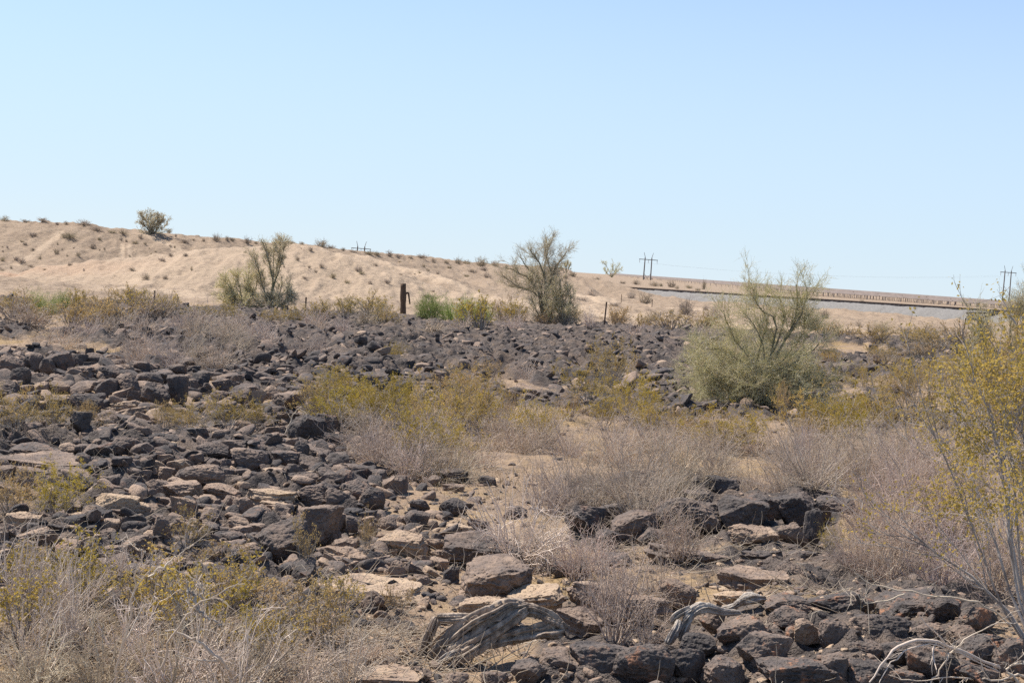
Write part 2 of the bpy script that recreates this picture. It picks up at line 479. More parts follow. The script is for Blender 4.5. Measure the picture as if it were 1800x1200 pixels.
def rock_shape(seed, sub, style='block', detail=True):
    rng = np.random.default_rng(seed)
    V, T = ICO[sub]; V = V.copy()
    dims = np.array([1, .9, .85]) if style == 'block' else (np.array([1, .95, .95]) if style == 'round' else np.array([1, .9, .5]))
    ncut = {'block': 11, 'round': 9, 'slab': 10}[style]
    soft = {'block': .93, 'round': .6, 'slab': .95}[style]
    V = V*dims
    for i in range(ncut):
        n = nrm(rng.normal(0, 1, 3))
        if style == 'slab' and i < 2: n = nrm(np.array([rng.normal(0, .08), rng.normal(0, .08), 1 if i == 0 else -1]))
        elif style == 'slab': n[2] *= .35; n = nrm(n)
        elif i < 5: n = [np.array([1, 0, 0]), np.array([-1, 0, 0]), np.array([0, -1, 0]), np.array([0, 0, 1.]), np.array([0, 1, 0])][i]; n = nrm(n+rng.normal(0, .33, 3))
        ext = np.abs(n*dims).sum()**.5*.62+.1
        d = ext*rng.uniform(.56, .86) if not (style == 'slab' and i < 2) else .26
        s = V@n-d
        V = V-np.outer(np.maximum(s, 0)*soft, n)
    N = nrm(V)
    q = V*1.0+seed*3.1
    if style == 'slab':
        lay = noise3(np.stack([V[:, 0]*1.2, V[:, 1]*1.2, V[:, 2]*16], 1)+seed, seed)
        h = N*np.array([1, 1, .15])
        V = V+h*((lay-.5)*.16)[:, None]
    V = V+N*((fbm3(q*1.7, 3, seed)-.5)*.17)[:, None]
    V = V+N*((np.abs(fbm3(q*4.2, 2, seed+5)-.5))*-.20)[:, None]
    if detail:
        V = V+N*((fbm3(q*9, 3, seed+9)-.5)*.085)[:, None]
        if sub >= 6:
            pit = noise3(q*24, seed+12)
            V = V-N*(np.maximum(pit-.6, 0)*.11)[:, None]
    lo, hi = V.min(0), V.max(0)
    return (V-(lo+hi)/2)/(hi-lo), T

ROCKS = {}
def rock_mesh(style, i, sub):
    key = (style, i, sub)
    if key not in ROCKS:
        V, T = rock_shape(100+i*7+{'block': 0, 'round': 300, 'slab': 600}[style], sub, style)
        me = mesh_from('lava_rock', V, None, T); me.materials.append(MR); ROCKS[key] = me
    return ROCKS[key]

THINGS = []        # (object, px, py, Y, noun, adjectives) to be described by their neighbours
LAND = []          # (px, py, Y, phrase)  landmarks
nrock = [0]
def rock(cx, cy, w, h, tone=.3, style='block', hero=None, lich=0., tilt=(0, 0), rz=None, land=None, var=None):
    nrock[0] += 1; i = nrock[0]
    X, Y, g = hit(cx, cy+.32*h)
    W = w*Y/F*1.06
    D = W*rnd.uniform(.65, .95) if style != 'slab' else W*rnd.uniform(.6, .9)
    top = at(cx, cy-h*.5, Y+D*.25)[2]
    dep = -top/Y
    bot = g-.06*W-.02
    hh = max(top-bot, .24*W)
    c = at(cx, cy, Y)
    n = {'block': 16, 'round': 8, 'slab': 8}[style]
    me = rock_mesh(style, (i*5+3) % n if var is None else var, 6 if w > 46 else 5)
    o = bpy.data.objects.new('lava_rock', me); COL.objects.link(o)
    o.location = (c[0], Y+D*.15, (top+bot)/2)
    o.scale = (W, D, hh*1.04)
    a = rnd.choice([0, math.pi])+rnd.uniform(-.3, .3) if rz is None else rz
    o.rotation_euler = (tilt[0], tilt[1], a)
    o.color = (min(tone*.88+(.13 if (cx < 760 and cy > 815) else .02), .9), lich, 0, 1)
    if hero:
        tag(o, hero, 'rock', 'lava rocks')
        if land: LAND.append((cx, cy, Y, land))
    else:
        tag(o, None, 'rock', 'lava rocks')
        size = 'large' if W > .34 else ('small' if W < .17 else '')
        colr = 'black' if tone < .18 else 'dark grey' if tone < .34 else 'grey brown' if tone < .52 else 'brown' if tone < .75 else 'tan'
        shp = {'block': 'angular' if i % 2 else 'blocky', 'round': 'rounded', 'slab': 'flat'}[style]
        THINGS.append((o, cx, cy, Y, 'lava rock', ' '.join(x for x in (size, colr, shp) if x)))
    return o

B, R_, L_ = 'block', 'round', 'slab'
ZONE = [
 # upper left heap
 (85,597,32,14,.2),(110,591,22,13,.0),(60,601,32,13,.2),(115,605,42,13,.4),(140,611,32,13,.5),(85,617,24,22,.35),(68,616,22,22,.1),(10,618,30,14,.4),
 (25,629,42,14,.5),(50,637,22,26,.3,R_),(16,647,44,40,.35,R_),(66,640,24,36,.25),(35,664,38,34,.1),(62,664,26,18,.5),(82,646,26,32,.3,R_),(107,642,36,42,.2),
 (103,625,32,15,.5),(135,635,34,24,.3),(165,634,32,26,.4,R_),(197,630,22,13,.6),(200,640,36,16,.5),(145,656,46,24,.6,L_),(192,657,46,28,.25),(221,652,24,22,.55,R_),(240,648,36,28,.2),
 (98,668,32,22,.4,R_),(103,681,36,20,.6),(45,684,26,15,.75,R_),(68,682,28,20,.75),(15,692,44,44,.25),(140,684,42,24,.5),(160,677,28,15,.5),(187,684,36,36,.15),(222,680,44,46,.35,R_),
 (260,669,42,30,.25,R_),(290,666,32,28,.3),(45,712,48,36,.6),(92,713,62,32,.5),(150,716,46,42,.2),(171,706,26,28,.15),(248,701,46,26,.5),(215,716,46,22,.85,L_),(245,713,24,13,.8,L_),
 (225,727,62,18,.8,L_),(276,698,44,44,.25),(95,736,62,24,.5),(190,737,42,28,.5),(230,747,52,26,.3),(278,723,24,13,.65,L_),(142,746,34,42,.15),(20,742,40,26,.3),
 # second part of the heap
 (340,651,22,17,.2),(310,652,32,22,.2),(372,662,42,17,.2),(397,666,42,18,.4),(418,669,22,22,.2),(445,664,26,22,.1),(468,632,22,11,.0),(482,635,26,8,.2,L_),(465,667,32,22,.3),
 (492,659,20,15,.0),(510,668,36,20,.2),(508,649,32,15,.3),(310,690,34,60,.2),(335,679,20,26,.4),(353,672,32,28,.15),(364,686,18,26,.2),(400,679,46,24,.25),(385,699,38,24,.5,R_),
 (402,706,20,17,.7),(420,701,36,32,.25),(435,690,54,28,.3),(451,701,28,30,.75),(478,692,26,28,.65),(521,700,22,38,.15),(550,691,56,26,.4),(585,696,32,26,.3,R_),
 (596,666,26,20,.1),(560,673,36,17,.3),(440,722,18,24,.5),(470,719,28,20,.4),(400,723,42,20,.55),(425,721,24,15,.4),(452,739,60,30,.55,R_),(575,752,42,46,.2),(478,761,52,22,.4),
 (586,776,32,28,.15),(312,775,26,20,.6),(330,769,26,28,.3),(400,773,46,18,.75),(415,785,52,24,.15),(372,792,52,30,.3),(452,781,38,24,.3),(530,784,36,26,.1),(560,786,52,22,.3),(500,790,42,18,.4),
 # left ledge and tan blocks
 (60,792,72,24,.25),(120,786,32,17,.75,R_),(10,798,34,14,.1),(183,796,50,32,.15),(215,784,42,30,.3),(285,776,52,28,.15),(285,794,36,20,.1,R_),(250,792,42,26,.4),(147,788,28,16,.3),
 (10,836,34,36,.3),(15,822,24,16,.2),(14,862,56,22,.35,L_),(155,821,54,22,.3),(200,815,52,15,.5,L_),(270,820,42,22,.75),(292,832,26,22,.7),
 (235,868,46,22,.5),(282,861,52,30,.5),(290,886,38,26,.4),(60,952,64,42,.65),(210,936,28,22,.9),(155,946,36,22,.4),(191,946,26,34,.25),
 (200,971,44,26,.45),(240,962,48,38,.45),(282,938,32,62,.35),(222,945,18,15,.7),(205,987,44,26,.4),(112,927,34,22,.65),(10,940,40,40,.5),(115,965,50,34,.55),
 # centre of the heap
 (500,808,46,30,.25),(528,797,26,38,.05),(563,800,46,22,.3),(340,806,32,24,.4),(313,821,32,26,.7),(395,817,22,20,.2,R_),(376,815,24,18,.4),(416,816,26,16,.4),
 (400,836,26,24,.2),(425,836,28,26,.25),(446,841,30,24,.15),(481,833,38,22,.6),(521,831,42,28,.2),(546,821,38,20,.3),(580,842,42,26,.2),(590,810,42,26,.3),
 (320,863,58,32,.6),(391,863,58,24,.6),(321,897,46,48,.7,L_),(361,884,38,30,.6),(379,889,16,24,.5,R_),(405,886,32,30,.4),(425,892,36,36,.5),(531,845,52,32,.2),
 (551,872,68,38,.3),(591,882,42,42,.2),(461,905,46,36,.4),(494,905,32,34,.3),(490,889,62,16,.85,L_),(420,921,38,22,.6,R_),(311,930,36,32,.15),(336,932,60,40,.65,L_),
 (566,925,72,72,.35),(592,912,32,32,.5),(421,942,42,32,.5),(431,978,52,44,.35),(452,931,32,22,.4),(556,988,42,32,.3),(592,993,52,32,.55,L_),(342,954,34,34,.4),(388,960,40,30,.4),
 # middle, behind the gravel
 (578,839,42,26,.1,R_),(609,843,42,32,.15,R_),(630,828,52,22,.2),(662,839,32,26,.2,R_),(691,853,42,36,.3),(709,846,20,16,.1),(625,867,62,46,.15,R_),(600,881,42,28,.2),(575,870,36,42,.15),
 (797,858,38,16,.4,L_),(761,846,22,20,.2),(858,848,28,22,.08,R_),(736,889,34,22,.1),(706,918,22,22,.55),(681,921,32,26,.4),(620,921,30,24,.12,R_),
 (596,916,30,26,.4),(651,932,26,32,.6,L_),(571,907,32,32,.25),(771,947,26,20,.2),(606,957,42,26,.5),(576,938,42,32,.3,L_),(606,983,72,42,.75,L_),(572,977,32,32,.2),
 (597,1003,62,32,.5,L_),(626,1007,22,22,.3,R_),(652,963,16,18,.3),(666,987,42,18,.5),(696,1002,22,32,.45),(684,1007,20,14,.6),(711,994,16,14,.75,R_),(726,994,24,12,.7),(741,981,12,11,.3,R_),
 (741,1022,30,24,.35),(771,976,28,18,.75,L_),(771,991,32,20,.8,L_),(791,1012,26,34,.3),(905,900,40,22,.4),(830,880,30,14,.5),(760,905,24,12,.6),(840,920,40,16,.5,L_),
 # behind and under the grey brush
 (1030,917,66,52,.1,B),(1111,928,86,52,.3,B),(1075,905,50,36,.15,B),(1150,945,50,30,.25,B),(1068,945,44,28,.2,B),(1211,908,112,62,.3),(1160,912,24,44,.05),(1000,1001,62,26,.2),(1061,1047,112,44,.6,L_),(1131,1067,92,38,.6,L_),(1191,1044,62,44,.5),
 (945,975,60,30,.2),(1080,985,70,22,.3,L_),(1020,1090,80,36,.5,L_),
 # right hand boulders
 (1225,884,52,40,.2,B),(1346,895,66,54,.1,B),(1398,898,66,56,.15,B),(1440,905,50,40,.2,B),(1290,890,40,34,.1,B),(1393,943,50,44,.5),(1431,928,38,64,.05),(1430,866,74,18,.2,L_),(1471,892,62,34,.2),
 (1341,981,76,28,.12,L_),(1411,980,52,26,.2),(1391,1018,52,54,.35,R_),(1416,1002,30,26,.4),(1290,1048,64,26,.8,L_),
 (1391,1063,84,38,.15),(1386,1089,62,44,.2),(1471,1068,84,44,.15),(1511,1057,54,24,.05,R_),(1256,1094,42,34,.3),(1396,1114,28,22,.3,R_),
 (1466,1124,52,64,.35),(1600,1060,112,34,.15),(1661,1068,62,44,.15),(1631,1110,62,28,.3,R_),(1516,1148,62,48,.25,R_),(1581,1149,74,44,.2,R_),(1641,1170,102,64,.15),(1526,1190,92,54,.2),
 (1582,1194,82,44,.2),(1721,1089,62,44,.25),(1722,1144,102,54,.2),(1691,1112,42,26,.4),(1471,1184,42,64,.4),(1782,1155,82,64,.2),(1720,1190,90,40,.2),
 (991,1170,82,54,.3),(931,1184,52,44,.2),(801,1193,42,26,.5),(870,1192,46,26,.4),(740,1185,36,26,.4),(1271,1186,72,54,.3),(1211,1172,62,64,.1),
 # ledges of the lava field
 (705,690,42,40,.1),(660,672,52,32,.2),(640,620,32,17,.15),(770,606,42,16,.2),(858,641,44,28,.05),(770,648,36,20,.1),(1165,661,42,22,.1),(1140,627,32,15,.15),(955,585,16,9,.05),(820,625,40,14,.15),
 (620,690,40,36,.12),(745,672,40,28,.15),(800,640,40,18,.2),(900,655,36,18,.2),(1000,640,40,14,.25),(1050,655,36,14,.25),(1200,690,34,18,.2),(1514,623,20,9,.0),(1190,640,30,12,.2),(685,725,40,30,.12),(640,745,40,30,.15),
]
LMK = {
 (110, 591): ('small black rock crowning the top of the left heap', 'the rock crowning the heap'),
 (145, 656): ('broad grey flat slab lying in the middle of the upper heap', 'the flat slab in the upper heap'),
 (215, 716): ('pale flat slab paving the dip below the brown round boulder', 'the pale paving slab'),
 (45, 712): ('large brown block above the creosote at the left edge of the heap', 'the brown block above the creosote'),
 (222, 680): ('brown round boulder hanging over the pale paving slab', 'the brown round boulder'),
 (310, 690): ('tall upright dark rock beside the gully of creosote', 'the tall dark rock'),
 (468, 632): ('small isolated black rock lying on flat grey lava by the brush', 'the isolated black rock'),
 (16, 647): ('bulky dark boulder cut by the left edge below the heap top', 'the bulky left edge boulder'),
 (705, 690): ('dark ledge rock standing just above the yellow green creosotes', 'the dark ledge rock'),
 (1165, 661): ('black ledge rock left of the large palo verde', 'the black ledge rock'),
 (240, 962): ('brown rock sunk among grey twigs below the layered tan rock', 'the rock sunk among twigs'),
 (596, 916): ('grey angular stone just left of the cracked tan slab area', 'the grey stone by the cracked slab'),
 (606, 983): ('flat pale brown slab above the wide pale slab', 'the flat brown slab above'),
 (1391, 1063): ('dark knobbly rock just right of the white driftwood', 'the dark rock by the driftwood'),
 (1661, 1068): ('dark rock under the long thin branch at the lower right', 'the dark rock under the branch'),
 (563, 800): ('squat dark rock in front of the black overhang', 'the squat dark rock'),
 (435, 690): ('long grey rock with a dark front behind the tilted pinkish block', 'the long grey rock'),
}
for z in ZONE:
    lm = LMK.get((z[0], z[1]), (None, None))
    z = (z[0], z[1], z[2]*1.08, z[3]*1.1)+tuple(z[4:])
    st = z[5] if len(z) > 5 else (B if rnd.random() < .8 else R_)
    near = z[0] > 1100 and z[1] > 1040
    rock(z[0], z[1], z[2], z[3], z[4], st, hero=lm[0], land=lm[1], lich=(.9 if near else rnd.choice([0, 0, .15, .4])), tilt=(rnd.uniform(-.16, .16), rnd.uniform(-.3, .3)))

# rocks that stand out: described one by one and used as landmarks for the rest
rock(710,960,98,50,1.0,L_,'tan slab of layered rock with cracked flat top between dark stones',tilt=(.10,.05),rz=.1,land='the cracked tan slab',var=1)
rock(870,1020,132,80,.5,B,'big brown boulder with pale top and dark flat front beside the dead log',rz=.2,land='the big brown boulder',var=2)
rock(852,966,140,62,.3,B,'broad dark grey boulder under the tip of the pale grey brush',rz=-.1,land='the broad boulder under the brush',var=4)
rock(850,1066,96,38,.9,L_,'smooth pale pink slab lying at the foot of the big brown boulder',rz=.1,land='the smooth pink slab',var=3)
rock(942,1051,96,40,1.0,L_,'tilted tan slab leaning right behind the dead log',tilt=(0,-.18),rz=.2,land='the tilted tan slab',var=5)
rock(498,960,94,92,.22,B,'steep grey rock with a straight edge and a deep black shadow on its right',tilt=(.1,-.35),rz=.15,land='the steep straight-edged rock',var=6)
rock(205,894,74,54,1.0,B,'largest yellowish tan block in the left heap',rz=.3,land='the yellowish tan block',var=7)
rock(178,865,50,36,.8,B,'pointed tan rock leaning against the yellowish tan block',tilt=(0,-.5),rz=.1,var=8)
rock(160,912,42,48,.6,B,'pinkish brown block left of the yellowish tan block',rz=0,var=9)
rock(247,902,40,38,.8,L_,'layered tan rock right of the yellowish tan block',rz=0,var=2)
rock(78,815,176,32,.45,L_,'long low slab with hollows running in from the left edge of the photo',rz=.05,land='the long low slab',var=6)
rock(55,842,64,42,.5,B,'pale brown bulging front of the long low slab',rz=0,var=10)
rock(116,843,84,48,.35,R_,'smooth grey hump at the right end of the long low slab',rz=0,land='the smooth grey hump',var=1)
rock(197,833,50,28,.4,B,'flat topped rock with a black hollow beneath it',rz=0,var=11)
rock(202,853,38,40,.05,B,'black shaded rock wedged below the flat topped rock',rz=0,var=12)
rock(243,841,44,34,.5,B,'brown rock with a sunlit face right of the black hollow',rz=0,var=13)
rock(40,920,64,40,.85,L_,'tan block half hidden by yellow creosote at the left edge',rz=0,land='the tan block at the left edge',var=7)
rock(350,841,86,54,.33,R_,'big rounded dark boulder with pitted face in the middle of the heap',rz=.1,land='the big pitted boulder',var=2)
rock(436,809,64,44,.4,R_,'pale topped round boulder with a black front high in the heap',rz=0,land='the pale topped round boulder',var=3)
rock(402,787,62,32,.25,B,'wide grey rock with a pink left end',rz=0,var=14)
rock(476,874,90,32,.85,L_,'long tan slab with yellow lichen crossing the heap',rz=.05,land='the long tan slab',var=0)
rock(366,912,36,34,.1,B,'small cube of black lava on the layered tan slab',rz=.5,land='the small black cube',var=15)
rock(506,708,56,42,.5,B,'tilted block with a pinkish sunlit side below the dry brush',tilt=(0,-.3),rz=0,land='the tilted pinkish block',var=0)
rock(553,714,40,34,.5,R_,'round brown boulder perched above the black overhang',rz=0,var=4)
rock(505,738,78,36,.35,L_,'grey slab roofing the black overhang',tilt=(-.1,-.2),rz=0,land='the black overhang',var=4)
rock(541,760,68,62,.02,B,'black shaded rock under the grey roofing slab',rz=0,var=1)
rock(651,879,50,50,.08,R_,'round black boulder at the edge of the gravel',rz=0,land='the round black boulder',var=5)
rock(796,893,48,36,.03,R_,'lone black boulder sitting on open gravel',rz=0,land='the lone black boulder',var=6)
rock(795,839,54,30,.15,B,'dark angular rock in front of the white twigged brush',rz=0,land='the dark rock by the white twigs',var=3)
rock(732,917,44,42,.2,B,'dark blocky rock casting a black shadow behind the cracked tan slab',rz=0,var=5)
rock(806,932,54,22,.95,L_,'small orange brown flat stone on the gravel',rz=.2,land='the orange stone',var=2)
rock(655,1058,46,44,.2,B,'dark wedge shaped rock lying on the pale slab',tilt=(0,-.4),rz=.2,land='the dark wedge',var=9)
rock(650,1040,190,44,.85,L_,'very wide pale tan slab partly under yellow creosote sprigs',rz=.04,land='the wide pale slab',var=5)
rock(1270,862,60,50,.05,B,'black knobbly boulder standing highest among the right hand rocks',rz=0,land='the black knobbly boulder',var=10)
rock(1241,905,66,46,.3,B,'grey boulder behind the sparse reddish brush',rz=0,var=11)
rock(1308,910,90,72,.15,B,'big rounded boulder with a rough dark face on the right',rz=0,land='the big rounded boulder',var=7)
rock(1325,948,84,50,.7,B,'brown loaf shaped rock tucked under the big rounded boulder',rz=0,land='the brown loaf shaped rock',var=0)
rock(1215,980,160,54,.45,L_,'wide grey slab seen through the sparse reddish brush',rz=.03,land='the wide grey slab',var=4)
rock(1322,1024,118,52,.55,L_,'flat grey brown step of rock above the bleached wood',rz=0,land='the flat rock step',var=7)
rock(1226,1134,64,46,.1,R_,'black knobbly rock right below the bleached stump',rz=0,var=1)
rock(1310,1115,104,66,.4,B,'large cracked boulder with rusty orange lichen',lich=1,rz=.1,land='the rusty cracked boulder',var=12,tilt=(0,-.2))
rock(1345,1150,96,76,.33,B,'right half of the cracked lichen boulder, split by a dark seam',lich=.8,rz=-.2,var=13)
rock(1130,1172,108,86,.2,R_,'big rough boulder at the bottom edge with an orange spot on top',lich=.8,rz=0,land='the big rough boulder at the bottom',var=2)
rock(1062,1166,124,76,.2,R_,'wide dark boulder at the bottom edge right of the dead log',lich=.5,rz=.1,land='the wide dark boulder',var=3)
rock(1420,1111,48,50,.75,B,'pointed olive tan rock standing upright among black boulders',rz=0,land='the pointed tan rock',var=8)
rock(1411,1180,156,64,.25,B,'long dark boulder with orange lichen along the bottom edge',lich=1,rz=0,land='the long lichen boulder',var=14)
rock(1541,1104,128,56,.08,R_,'long black boulder with a rough sunlit top on the right',rz=.1,land='the long black boulder',var=4)
rock(680,1190,124,36,.7,L_,'flat brown slab lying at the bottom edge left of the dead log',rz=.05,land='the flat brown slab',var=3)

# loose rubble: too many stones to count
def rubble(name, n, sub, smin, smax, zone, seed, label, mat, nshape=10):
    rng = np.random.default_rng(seed)
    shapes = [rock_shape(900+i+seed, sub, ['block', 'round', 'slab'][i % 3], detail=False) for i in range(nshape)]
    Y = np.exp(rng.uniform(math.log(zone[2]), math.log(zone[3]), n*4)); u = rng.uniform(zone[0], zone[1], n*4); X = u*Y
    w = zone[4](X, Y, u); keep = rng.random(n*4) < w
    X = X[keep][:n]; Y = Y[keep][:n]
    Z = H(X, Y)
    VV = []; TT = []; off = 0
    for j in range(nshape):
        k = np.arange(len(X)) % nshape == j
        V, T = shapes[j]; x = X[k]; y = Y[k]; z = Z[k]; m = len(x)
        s = smin*(smax/smin)**(rng.random(m)**1.6)*np.clip(y/9, .55, 2.2)**.35
        a = rng.uniform(0, 2*math.pi, m); ca, sa = np.cos(a), np.sin(a)
        sc = np.stack([s, s*rng.uniform(.6, 1, m), s*rng.uniform(.3, .7, m)], 1)
        P = V[None]*sc[:, None]
        tl = rng.normal(0, .25, m)[:, None]
        P[..., 2] += P[..., 0]*tl*1.6
        Q = np.stack([P[..., 0]*ca[:, None]-P[..., 1]*sa[:, None], P[..., 0]*sa[:, None]+P[..., 1]*ca[:, None], P[..., 2]], -1)
        Q += np.stack([x, y, z+s*.03], 1)[:, None]
        VV.append(Q.reshape(-1, 3)); TT.append((T[None]+(np.arange(m)*len(V))[:, None, None]+off).reshape(-1, 3)); off += m*len(V)
    o = link(name, mesh_from(name, np.concatenate(VV), None, np.concatenate(TT)), mat)
    tag(o, label, kind='stuff')

def zl(X, Y, u):
    return np.clip(lava_mask(X, Y)*1.1, 0, 1)
def zheap(X, Y, u):
    return np.clip(sstep(0, -.1, u)*.9+.25*lava_mask(X, Y), 0, 1)
def zgrav(X, Y, u):
    return np.clip(.12+.8*np.exp(-((u+.08)/.09)**2)*sstep(13, 9, Y)+.5*sstep(9, 7, Y)+.4*lava_mask(X, Y), 0, 1)
rubble('lava_rubble', 8000, 3, .04, .24, (-.40, .40, 14, 58, zl), 5, 'dark lava rubble strewn over the flat lava field', MRD, 16)
rubble('heap_rubble', 3800, 3, .045, .17, (-.40, -.02, 6, 24, zheap), 6, 'small dark stones filling the gaps of the left rock heap', MRD, 14)
rubble('gravel', 9000, 2, .012, .075, (-.40, .40, 4.6, 18, zgrav), 7, 'loose gravel and rock chips between the boulders', MRS)

# ------------------------------------------------------------------ bushes
def creosote_meshes(seed, dead=.0, nst=20, lf=11, rmul=1, lsize=.0135):
    rng = np.random.default_rng(seed)
    n = nst
    ph = rng.uniform(0, 2*math.pi, n); po = np.radians(rng.uniform(6, 58, n))
    d = np.stack([np.sin(po)*np.cos(ph), np.sin(po)*np.sin(ph), np.cos(po)], 1)
    pos = np.stack([np.cos(ph)*.05, np.sin(ph)*.05, np.full(n, -.04)], 1)*rng.uniform(.3, 1.4, (n, 1))
    L = rng.uniform(.65, 1.1, n)
    A = walk(rng, pos, d, L, rng.uniform(.006, .010, n)*rmul, 8, .12, .04, .4)
    Bk = kids(rng, *A, 6, .3, 1, .55, .34, .6, 5, .16, .05, .0022*rmul)
    C = kids(rng, *Bk, 5, .25, 1, .7, .14, .6, 4, .2, .06, .0013*rmul)
    V, Q = tubes([A, Bk, C])
    stems = mesh_from('stems', V, Q); stems.materials.append(M_CST)
    c = np.concatenate([along(rng, C[0], lf, .010), along(rng, Bk[0], 3, .012)])
    hgt = np.clip((c[:, 2]-.12)/.5, 0, 1)
    cl = fbm3(c*5+seed, 2, seed)
    c = c[rng.random(len(c)) < hgt*np.clip((cl-.36)*5+.4-dead, .0, 1)]
    V, Q = leaves(rng, c, lsize, .55)
    fol = mesh_from('foliage', V, Q, smooth=False); fol.materials.append(M_CLF)
    return stems, fol

def dead_mesh(seed, n=46, k1=7, k2=5, droop=-.03, r=.0042, m=M_DEAD, polmin=10, polmax=85, wob=.16, name='dead_brush'):
    rng = np.random.default_rng(seed)
    ph = rng.uniform(0, 2*math.pi, n); po = np.radians(rng.uniform(polmin, polmax, n))
    d = np.stack([np.sin(po)*np.cos(ph), np.sin(po)*np.sin(ph), np.cos(po)], 1)
    pos = np.stack([np.cos(ph), np.sin(ph), np.full(n, -.03)], 1)*np.array([.1, .1, 1])*rng.uniform(.2, 1.5, (n, 1))
    A = walk(rng, pos, d, rng.uniform(.45, 1.05, n)*(.65+.35*np.cos(po)), rng.uniform(.7, 1.4, n)*r, 8, wob, .05+droop, .4)
    Bk = kids(rng, *A, k1, .15, 1, .65, .36, .65, 5, wob*1.2, droop, r*.4)
    C = kids(rng, *Bk, k2, .2, 1, .8, .17, .7, 4, .25, droop*.5, r*.28)
    for q in (A, Bk, C):
        q[0][..., 2] = np.maximum(q[0][..., 2], -.02)
    V, Q = tubes([A, Bk, C])
    me = mesh_from(name, V, Q); me.materials.append(m); return me

CRE = [creosote_meshes(20+i, nst=20+2*(i % 3)) for i in range(5)]
CRE_SPARSE = [creosote_meshes(40+i, dead=.25, nst=18, lf=9) for i in range(3)]
CRE_FAR = [creosote_meshes(60+i, nst=24, lf=4, rmul=2.4, lsize=.022) for i in range(4)]
DEADN = [dead_mesh(75+i, 34, 4, 3, r=.0125, wob=.12, m=(M_PALE if i % 2 else M_DEAD)) for i in range(5)]
CRE_NEAR = [creosote_meshes(50+i, dead=.1, nst=15, lf=3, rmul=2.2, lsize=.026) for i in range(4)]
DEAD = [dead_mesh(70+i, 50, 4, 2, r=.0072, wob=.13) for i in range(5)]
STEMMY = [dead_mesh(140+i, 16, 4, 2, .02, .017, M_PALE, 5, 70, .09) for i in range(3)]
DEADF = [dead_mesh(80+i, 34, 4, 2, r=.013) for i in range(3)]
PINK = [dead_mesh(90+i, 64, 5, 3, .01, .0075, M_PINK, 5, 88) for i in range(4)]
PALE = [dead_mesh(100+i, 64, 4, 2, -.12, .0095, M_PALE, 5, 75, .10) for i in range(3)]
SPARSE = [dead_mesh(110+i, 24, 5, 3, .03, .0105, M_PINK, 5, 65, .13) for i in range(2)]
HILLS = [dead_mesh(120+i, 34, 6, 4, .02, .016, M_HILL, 10, 88, name='desert_shrub') for i in range(4)]
GREEN = [dead_mesh(130+i, 50, 8, 5, .05, .010, M_GRN, 5, 85, name='green_shrub') for i in range(2)]

nb = [0]
def bush(cx, by, w, h, kind, label=None, land=None, Y=None):
    nb[0] += 1; i = nb[0]
    if Y is None:
        X, Y, g = hit(cx, by)
    else:
        X = at(cx, by, Y)[0]
    g = float(H(X, Y)); wd = w*Y/F; hh = h*Y/F
    adj = {'c': 'yellow green', 's': 'half bare', 'd': 'grey twiggy', 'p': 'pinkish grey twiggy', 'w': 'pale whitish twiggy', 'm': 'bare long stemmed', 't': 'sparse reddish', 'h': 'small dry', 'g': 'bright green'}[kind]
    rz = rnd.uniform(0, 6.28)
    if kind in 'cs':
        pool = CRE_NEAR if Y < 7.5 else (CRE if kind == 'c' else CRE_SPARSE) if Y < 26 else CRE_FAR
        st, fo = pool[i % len(pool)]
        root = empty('creosote_bush', (X, Y, g), rz, (wd/1.35, wd/1.35, hh/.98))
        link('stems', st, parent=root); link('foliage', fo, parent=root)
        cat = 'creosote bush'; noun = 'creosote bush'; grp = 'creosote bushes'
    else:
        pool = {'d': DEADN if Y < 7.5 else DEAD if Y < 26 else DEADF, 'p': PINK, 'w': PALE, 'm': STEMMY, 't': SPARSE, 'h': HILLS, 'g': GREEN}[kind]
        me = pool[i % len(pool)]
        nm = {'h': 'desert_shrub', 'g': 'green_shrub'}.get(kind, 'dead_brush')
        root = bpy.data.objects.new(nm, me); COL.objects.link(root)
        root.location = (X, Y, g); root.rotation_euler = (0, 0, rz); root.scale = (wd/1.5, wd/1.5, hh/.85)
        if kind == 'h':
            q = rnd.uniform(.4, 1.05); root.scale = (wd/1.5*q*rnd.uniform(.8, 1.2), wd/1.5*q, hh/.85*q*rnd.uniform(.6, .95))
        noun = {'h': 'desert shrub', 'g': 'shrub'}.get(kind, 'brush'); cat = 'shrub' if kind in 'hg' else 'dead brush'
        grp = {'h': 'dry shrubs on the hills', 'g': 'green shrubs by the fence'}.get(kind, 'dead grey brush')
    tag(root, label, cat, grp)
    if label is None:
        THINGS.append((root, cx, by, Y, noun, adj))
    if land: LAND.append((cx, by, Y, land))
    return root

